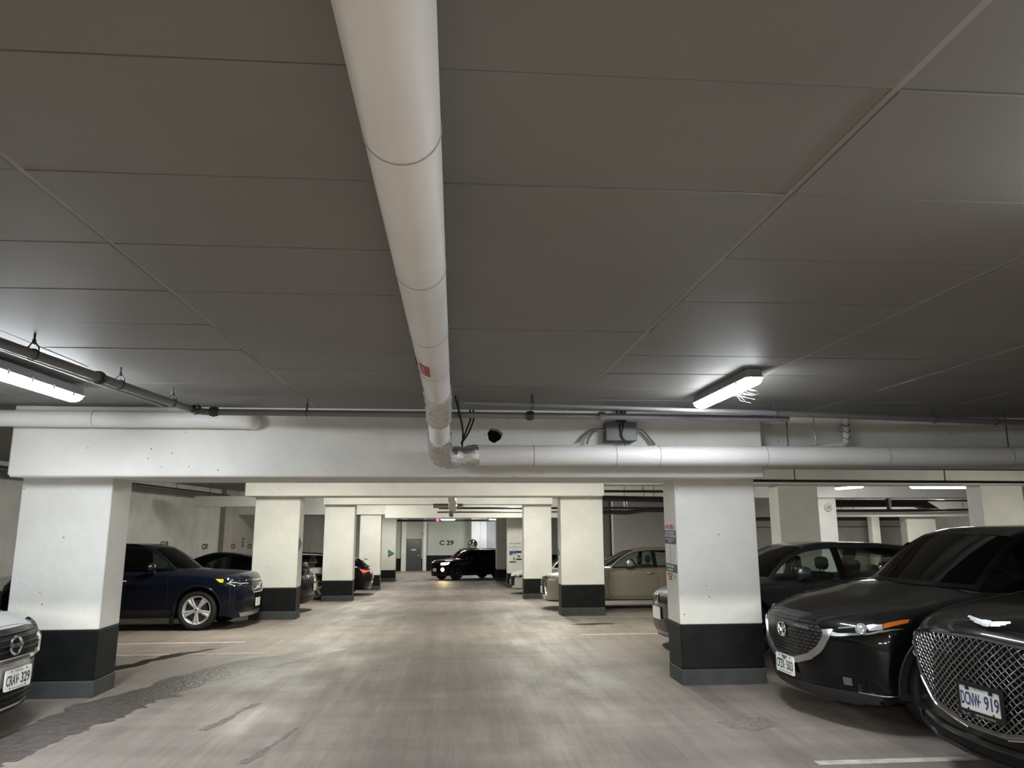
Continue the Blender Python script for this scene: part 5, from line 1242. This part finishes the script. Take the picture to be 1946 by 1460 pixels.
# ---------------------------------------------------------------- dark blue crossover, left
def blue_crossover():
    c = Car('dark navy crossover with bright five-spoke wheels parked between the first two left columns', 'suv', 4.40, 1.86, 1.55, 2.70, .84, .352, NAVYP, (-3.42, 13.42), 0.0, sweep=.26, tuck=.05, cladding=False, lod=2,
            over=dict(zt=[(0, .60), (.012, .635), (.05, .66), (.18, .685), (.28, .705), (.5, .69), (.93, .68), (.985, .62), (1, .50)], zs=[(0, .52), (.03, .59), (.12, .62), (.3, .635), (.6, .65), (.9, .68), (1, .52)]))
    c.make_wheels('twin', ALLOY, .72); c.common(lights=False, chrome_belt=True, sill=False, mirror_sc=1.05)
    H = c.H
    top = [(-.36, .845), (.36, .845)]; g = c.patch('grille', [(-.36, .84), (.36, .84)], [(-.36, .70), (-.28, .635), (.28, .635), (.36, .70)], 'F', GRILLEB, .006, 22, 8)
    P = [(-.37, .85), (.37, .85), (.37, .70), (.29, .625), (-.29, .625), (-.37, .70), (-.37, .85)]; c.strip('chrome_surround', P, 'F', CHROME, .034, .014, 60)
    for y in np.linspace(-.30, .30, 13): c.strip('grille_bar', [(y, .83), (y, .65)], 'F', SATIN, .010, .012, 8)
    c.strip('diagonal_bar', [(-.28, .66), (.28, .82)], 'F', CHROME, .026, .020, 14)
    q, n = c.F(0, .74); b = MB(); b.lathe([(.001, .010), (.05, .010), (.062, .014), (.070, .006), (.07, -.02)], q + n * .022, n, 24); b.build('round_badge', CHROME, c.root)
    for sg in (1, -1):
        h = c.patch('headlamp', [(.06, sg * .46, .845), (.16, sg * .68, .86), (.30, sg * .82, .88), (.56, sg * .885, .90)], [(.06, sg * .46, .745), (.16, sg * .68, .735), (.30, sg * .82, .745), (.46, sg * .885, .80)], 'N', LAMPD, .006, 22, 6)
        c.strip('light_guide', [(.07, sg * .50, .80), (.20, sg * .73, .80), (.34, sg * .84, .805)], 'N', LENSC, .022, .010, 18, parent=h); c.strip('light_guide', [(.27, sg * .80, .86), (.32, sg * .83, .805), (.27, sg * .80, .755)], 'N', LENSC, .022, .010, 12, parent=h)
        c.patch('yellow_marker', [(.40, sg * .865, .885), (.54, sg * .885, .895)], [(.40, sg * .865, .83), (.46, sg * .885, .835)], 'N', YELLOW, .010, 7, 4, parent=h, label='yellow side marker')
        c.patch('fog_recess', [(.10, sg * .56, .44), (.26, sg * .80, .46)], [(.10, sg * .56, .36), (.26, sg * .80, .37)], 'N', GRILLEB, .005, 8, 4)
        md = 'L' if sg > 0 else 'Rt'
        for s in c.ax:       # raised rounded arch lip in body colour
            b = MB(); P = []
            for a in np.linspace(-.35, PI + .35, 36):
                p, n = c.snap((s - (c.ra + .022) * math.cos(a), max(.22, c.R + .01 + (c.ra + .022) * math.sin(a))), md); P.append(p + n * .006)
            b.tube(P, .020, 8); b.build('arch_lip', NAVYP, c.root, 60)
        b = MB(); s = c.ax[0] + c.ra + .03; p, n = c.snap((s, .24), md); b.rbox(p.x - .03, p.y - .06, .10, p.x + .03, p.y + .02, .26, .01); b.build('mud_flap', BLACKPL, c.root)
        c.patch('sill_trim', [(c.ax[0] + c.ra + .03, .36), (c.ax[1] - c.ra - .03, .36)], [(c.ax[0] + c.ra + .03, .23), (c.ax[1] - c.ra - .03, .23)], md, CLAD, .010, 14, 4)
    c.patch('lower_grille', [(-.55, .50), (.55, .50)], [(-.5, .36), (.5, .36)], 'F', GRILLEB, .005, 24, 4)
    c.patch('skid_plate', [(-.70, .285), (.70, .285)], [(-.62, .215), (.62, .215)], 'F', SATIN, .012, 26, 4)
    b = MB(); q, n = c.T(3.4, 0) ; zr = float(c.zr(3.35)); b.prism([(0, 0), (.16, 0), (.05, .075), (.02, .075)], frame((-3.42, .012, zr - .005), (1, 0, 0), (0, 0, 1)), .024); b.build('shark_fin', NAVYP, c.root)
    for sg in (1, -1):
        b = MB(); P = [Vector((-s, sg * c.hw * .64, float(c.zr(s)) - .015)) for s in np.linspace(1.95, 3.7, 12)]; P[0].z -= .02; P[-1].z -= .02; b.tube(P, .018, 8); b.build('roof_rail', BLACKPL, c.root)
    c.plate(None, .44, off=.02); c.root.scale = (.895,) * 3
    return c
blue_crossover()

# ---------------------------------------------------------------- slate grey hatchback behind the near right column
def grey_hatch():
    c = Car('slate grey hatchback behind the near right column and the black crossover', 'hatch', 4.30, 1.80, 1.36, 2.64, .88, .32, GREYC, (2.68, 9.75), PI + .03, sweep=.38, tuck=.06, lod=2, glassm=GL_SEE)
    c.make_wheels('five', DCHROME); c.common(hl=(.66, .13, .60), mirror_m=GREYC)
    c.patch('grille', [(-.55, .66), (0, .675), (.55, .66)], [(-.50, .595), (0, .60), (.50, .595)], 'F', GRILLEB, .005, 24, 4)
    q, n = c.F(0, .635); b = MB(); b.lathe([(.046, .008), (.056, .014), (.062, .008), (.063, -.006)], q + n * .01, n, 24); M = frame(q + n * .018, (0, 1, 0), n.cross(Vector((0, 1, 0))))
    b.tube([M @ Vector((x_, y_, 0)) for x_, y_ in ((-.04, .03), (-.018, -.04), (0, .0), (.018, -.04), (.04, .03))], .006, 6); b.build('round_badge', CHROME, c.root)
    c.patch('lower_grille', [(-.62, .40), (0, .41), (.62, .40)], [(-.70, .25), (0, .235), (.70, .25)], 'F', grille_mat('honeycomb lower grille', .05, .05), .006, 30, 6)
    c.strip('chin_lip', [(-.84, .21), (-.4, .175), (0, .168), (.4, .175), (.84, .21)], 'F', SATIN, .016, .008, 40)
    b = MB(); zr = float(c.zr(3.55)); b.prism([(0, 0), (.20, 0), (.06, .085), (.02, .085)], frame((-3.68, .012, zr - .012), (1, 0, 0), (0, 0, 1)), .024); b.build('shark_fin', BLACKPL, c.root)
    c.plate(None, .46, off=.02)
    return c
grey_hatch()

# ---------------------------------------------------------------- pale beige sedan
def beige_sedan():
    c = Car('pale beige sedan behind the second right column, chrome mirror and door handle toward the aisle', 'sedan', 4.55, 1.74, 1.31, 2.62, .86, .30, BEIGE, (1.98, 16.75), PI, sweep=.40, tuck=.06, lod=1, glassm=GL_SEE)
    c.make_wheels('five', SATIN); c.common(hl=(.62, .14, .55), chrome_belt=False, lamp_m=LENSC)
    c.patch('grille', [(-.42, .66), (.42, .66)], [(-.30, .30), (.30, .30)], 'F', GRILLEB, .006, 16, 8)
    c.strip('chrome_surround', [(-.43, .67), (.43, .67), (.30, .48), (.36, .28), (-.36, .28), (-.30, .48), (-.43, .67)], 'F', CHROME, .03, .012, 60)
    for z in np.linspace(.33, .62, 7): c.strip('grille_bar', [(-.3, z), (.3, z)], 'F', SATIN, .008, .010, 12)
    c.plate(None, .40, off=.02)
    for sg, md in ((1, 'L'), (-1, 'Rt')): c.patch('sill_trim', [(1.25, .24), (3.1, .24)], [(1.25, .18), (3.1, .18)], md, mat('darker beige sill', (.34, .32, .27), .4), .010, 14, 3)  # sill panel in a darker beige
beige_sedan()

# ---------------------------------------------------------------- the rest, deeper in the garage
def blue_coupe():
    c = Car('deep blue coupe with triple-bar tail lamps backing onto the aisle, behind the second left column', 'coupe', 4.35, 1.74, 1.26, 2.50, .86, .31, BLUEC, (-7.45, 16.95), PI, sweep=.34, rsweep=.22, lod=1)
    c.make_wheels('five', DCHROME); c.common(hl=(.62, .10, .5))
    for sg in (1, -1):
        c.patch('lamp_panel', [(4.35, sg * .38, .79), (4.3, sg * .70, .79), (4.15, sg * .83, .78)], [(4.35, sg * .38, .66), (4.3, sg * .70, .66), (4.15, sg * .83, .68)], 'N', BLACKPL, .004, 16, 4)
        for y in (.46, .57, .68): c.patch('tail_lamp', [(4.34 - (y > .6) * .03, sg * (y - .025), .775), (4.33 - (y > .6) * .03, sg * (y + .03), .775)], [(4.34 - (y > .6) * .03, sg * (y - .045), .675), (4.33 - (y > .6) * .03, sg * (y + .01), .675)], 'N', LENSC, .012, 4, 4)
    c.patch('rear_diffuser', [(-.7, .33), (.7, .33)], [(-.62, .2), (.62, .2)], 'R', BLACKPL, .008, 20, 4)
    b = MB(); b.grid([[(-4.12 - d, y, float(c.zt(4.12)) + z) for d, z in ((-.10, -.01), (0, .03), (.13, .075), (.15, .065), (.05, -.02))] for y in np.linspace(-.72, .72, 16)]); b.build('tail_spoiler', BLUEC, c.root, 50)
    c.plate(None, .50, rear=True, off=.02)
blue_coupe()
def pale_suv():
    c = Car('pearl white crossover with dark side glass, behind the third left column', 'suv', 4.15, 1.70, 1.36, 2.5, .82, .32, PEARL, (-7.28, 22.9), PI, rsweep=.2, cladding=True, lod=1, glassm=GL_BLACK)
    c.make_wheels('five', SATIN); c.common(hl=(.72, .12, .5), tail=(.74, .90, .40, .30)); c.plate(None, .62, rear=True, off=.02)
    for sg in (1, -1): b = MB(); b.tube([Vector((-s, sg * c.hw * .64, float(c.zr(s)) - .02)) for s in np.linspace(1.6, 3.6, 10)], .02, 8); b.build('roof_rail', BLACKPL, c.root)
pale_suv()
def black_rear():
    c = Car('black hatchback with one bright red tail lamp, between the third and fourth left columns', 'hatch', 4.2, 1.72, 1.32, 2.5, .84, .31, BLK3, (-6.92, 25.4), PI, rsweep=.22, lod=1, glassm=GL_DARK)
    c.make_wheels('five', DCHROME); c.common(hl=(.64, .12, .5))
    for sg in (1, -1): c.patch('tail_lamp', [(4.19, sg * .30, .845), (4.13, sg * .68, .86), (3.9, sg * .85, .86)], [(4.19, sg * .30, .79), (4.13, sg * .68, .765), (4.0, sg * .85, .74)], 'N', REDHOT, .012, 16, 5)
    c.patch('light_bar', [(-.30, .845), (.30, .845)], [(-.30, .815), (.30, .815)], 'R', CHROME, .010, 12, 3)
    b = MB(); b.grid([[(-3.70 - d, y, float(c.zr(3.70)) + z) for d, z in ((-.05, -.01), (.1, .0), (.26, -.02), (.27, -.05), (.1, -.08))] for y in np.linspace(-.56, .56, 14)]); b.build('tail_spoiler', BLK3, c.root, 50)
    c.strip('chrome_strip', [(-.7, .40), (0, .395), (.7, .40)], 'R', CHROME, .02, .010, 24); c.plate(None, .60, rear=True, off=.02)
    q, n = c.F(0, .6)
black_rear()
def far_suv():
    c = Car('black sport utility vehicle with lit headlamps turning in at the far end of the aisle', 'suv', 4.05, 1.64, 1.44, 2.4, .78, .33, BLK4, (-.92, 36.3), PI + .55, sweep=.28, tuck=.03, cladding=True, lod=1, glassm=GL_BLACK, group=None, over=dict(roof=[(.245, .68), (.29, .765), (.35, .89), (.39, .965), (.45, .99), (.58, 1.0), (.75, .995), (.90, .97), (.95, .92), (.975, .82), (.985, .70)], back=(.93, .98)))
    c.make_wheels('five', mat('dark wheel', (.02, .02, .02), .4)); c.common(lights=False)
    hot = mat('lit headlamp', (1, .9, .7), .3, emit=(1, .80, .48), es=16); fog = mat('lit fog lamp', (1, .8, .5), .3, emit=(1, .62, .26), es=14)
    for sg in (1, -1):
        h = c.patch('headlamp', [(.04, sg * .46, .82), (.14, sg * .68, .84), (.34, sg * .80, .86)], [(.04, sg * .46, .72), (.14, sg * .68, .72), (.26, sg * .80, .77)], 'N', hot if sg > 0 else LAMPD, .008, 14, 5)
        q, n = c.snap((.08, sg * .55, .50), 'N'); b = MB(); b.lathe([(.001, .02), (.055, .016), (.085, .004), (.09, -.01)], q + n * .004, n, 18); b.build('fog_lamp', fog if sg > 0 else LAMPD, c.root)
    c.patch('grille', [(-.38, .80), (.38, .80)], [(-.34, .60), (.34, .60)], 'F', GRILLEB, .005, 14, 4); c.strip('grille_trim', [(-.4, .82), (.4, .82)], 'F', CHROME, .03, .010, 14)
    c.plate(None, .48, off=.02)
    for sg in (1, -1): b = MB(); b.tube([Vector((-s, sg * c.hw * .64, float(c.zr(s)) + .02)) for s in np.linspace(1.7, 3.5, 10)], .02, 8); b.build('roof_rail', BLACKPL, c.root)
far_suv()
def far_white():
    c = Car('white car nose just showing past the third right column', 'sedan', 4.2, 1.66, 1.27, 2.45, .82, .29, WHITEC, (1.90, 25.0), PI, sweep=.36, lod=1, glassm=GL_DARK)
    c.make_wheels('five', SATIN); c.common(hl=(.58, .13, .5))
    c.patch('grille', [(-.5, .56), (.5, .56)], [(-.42, .26), (.42, .26)], 'F', GRILLEB, .005, 14, 4); c.plate(None, .38, off=.02)
far_white()
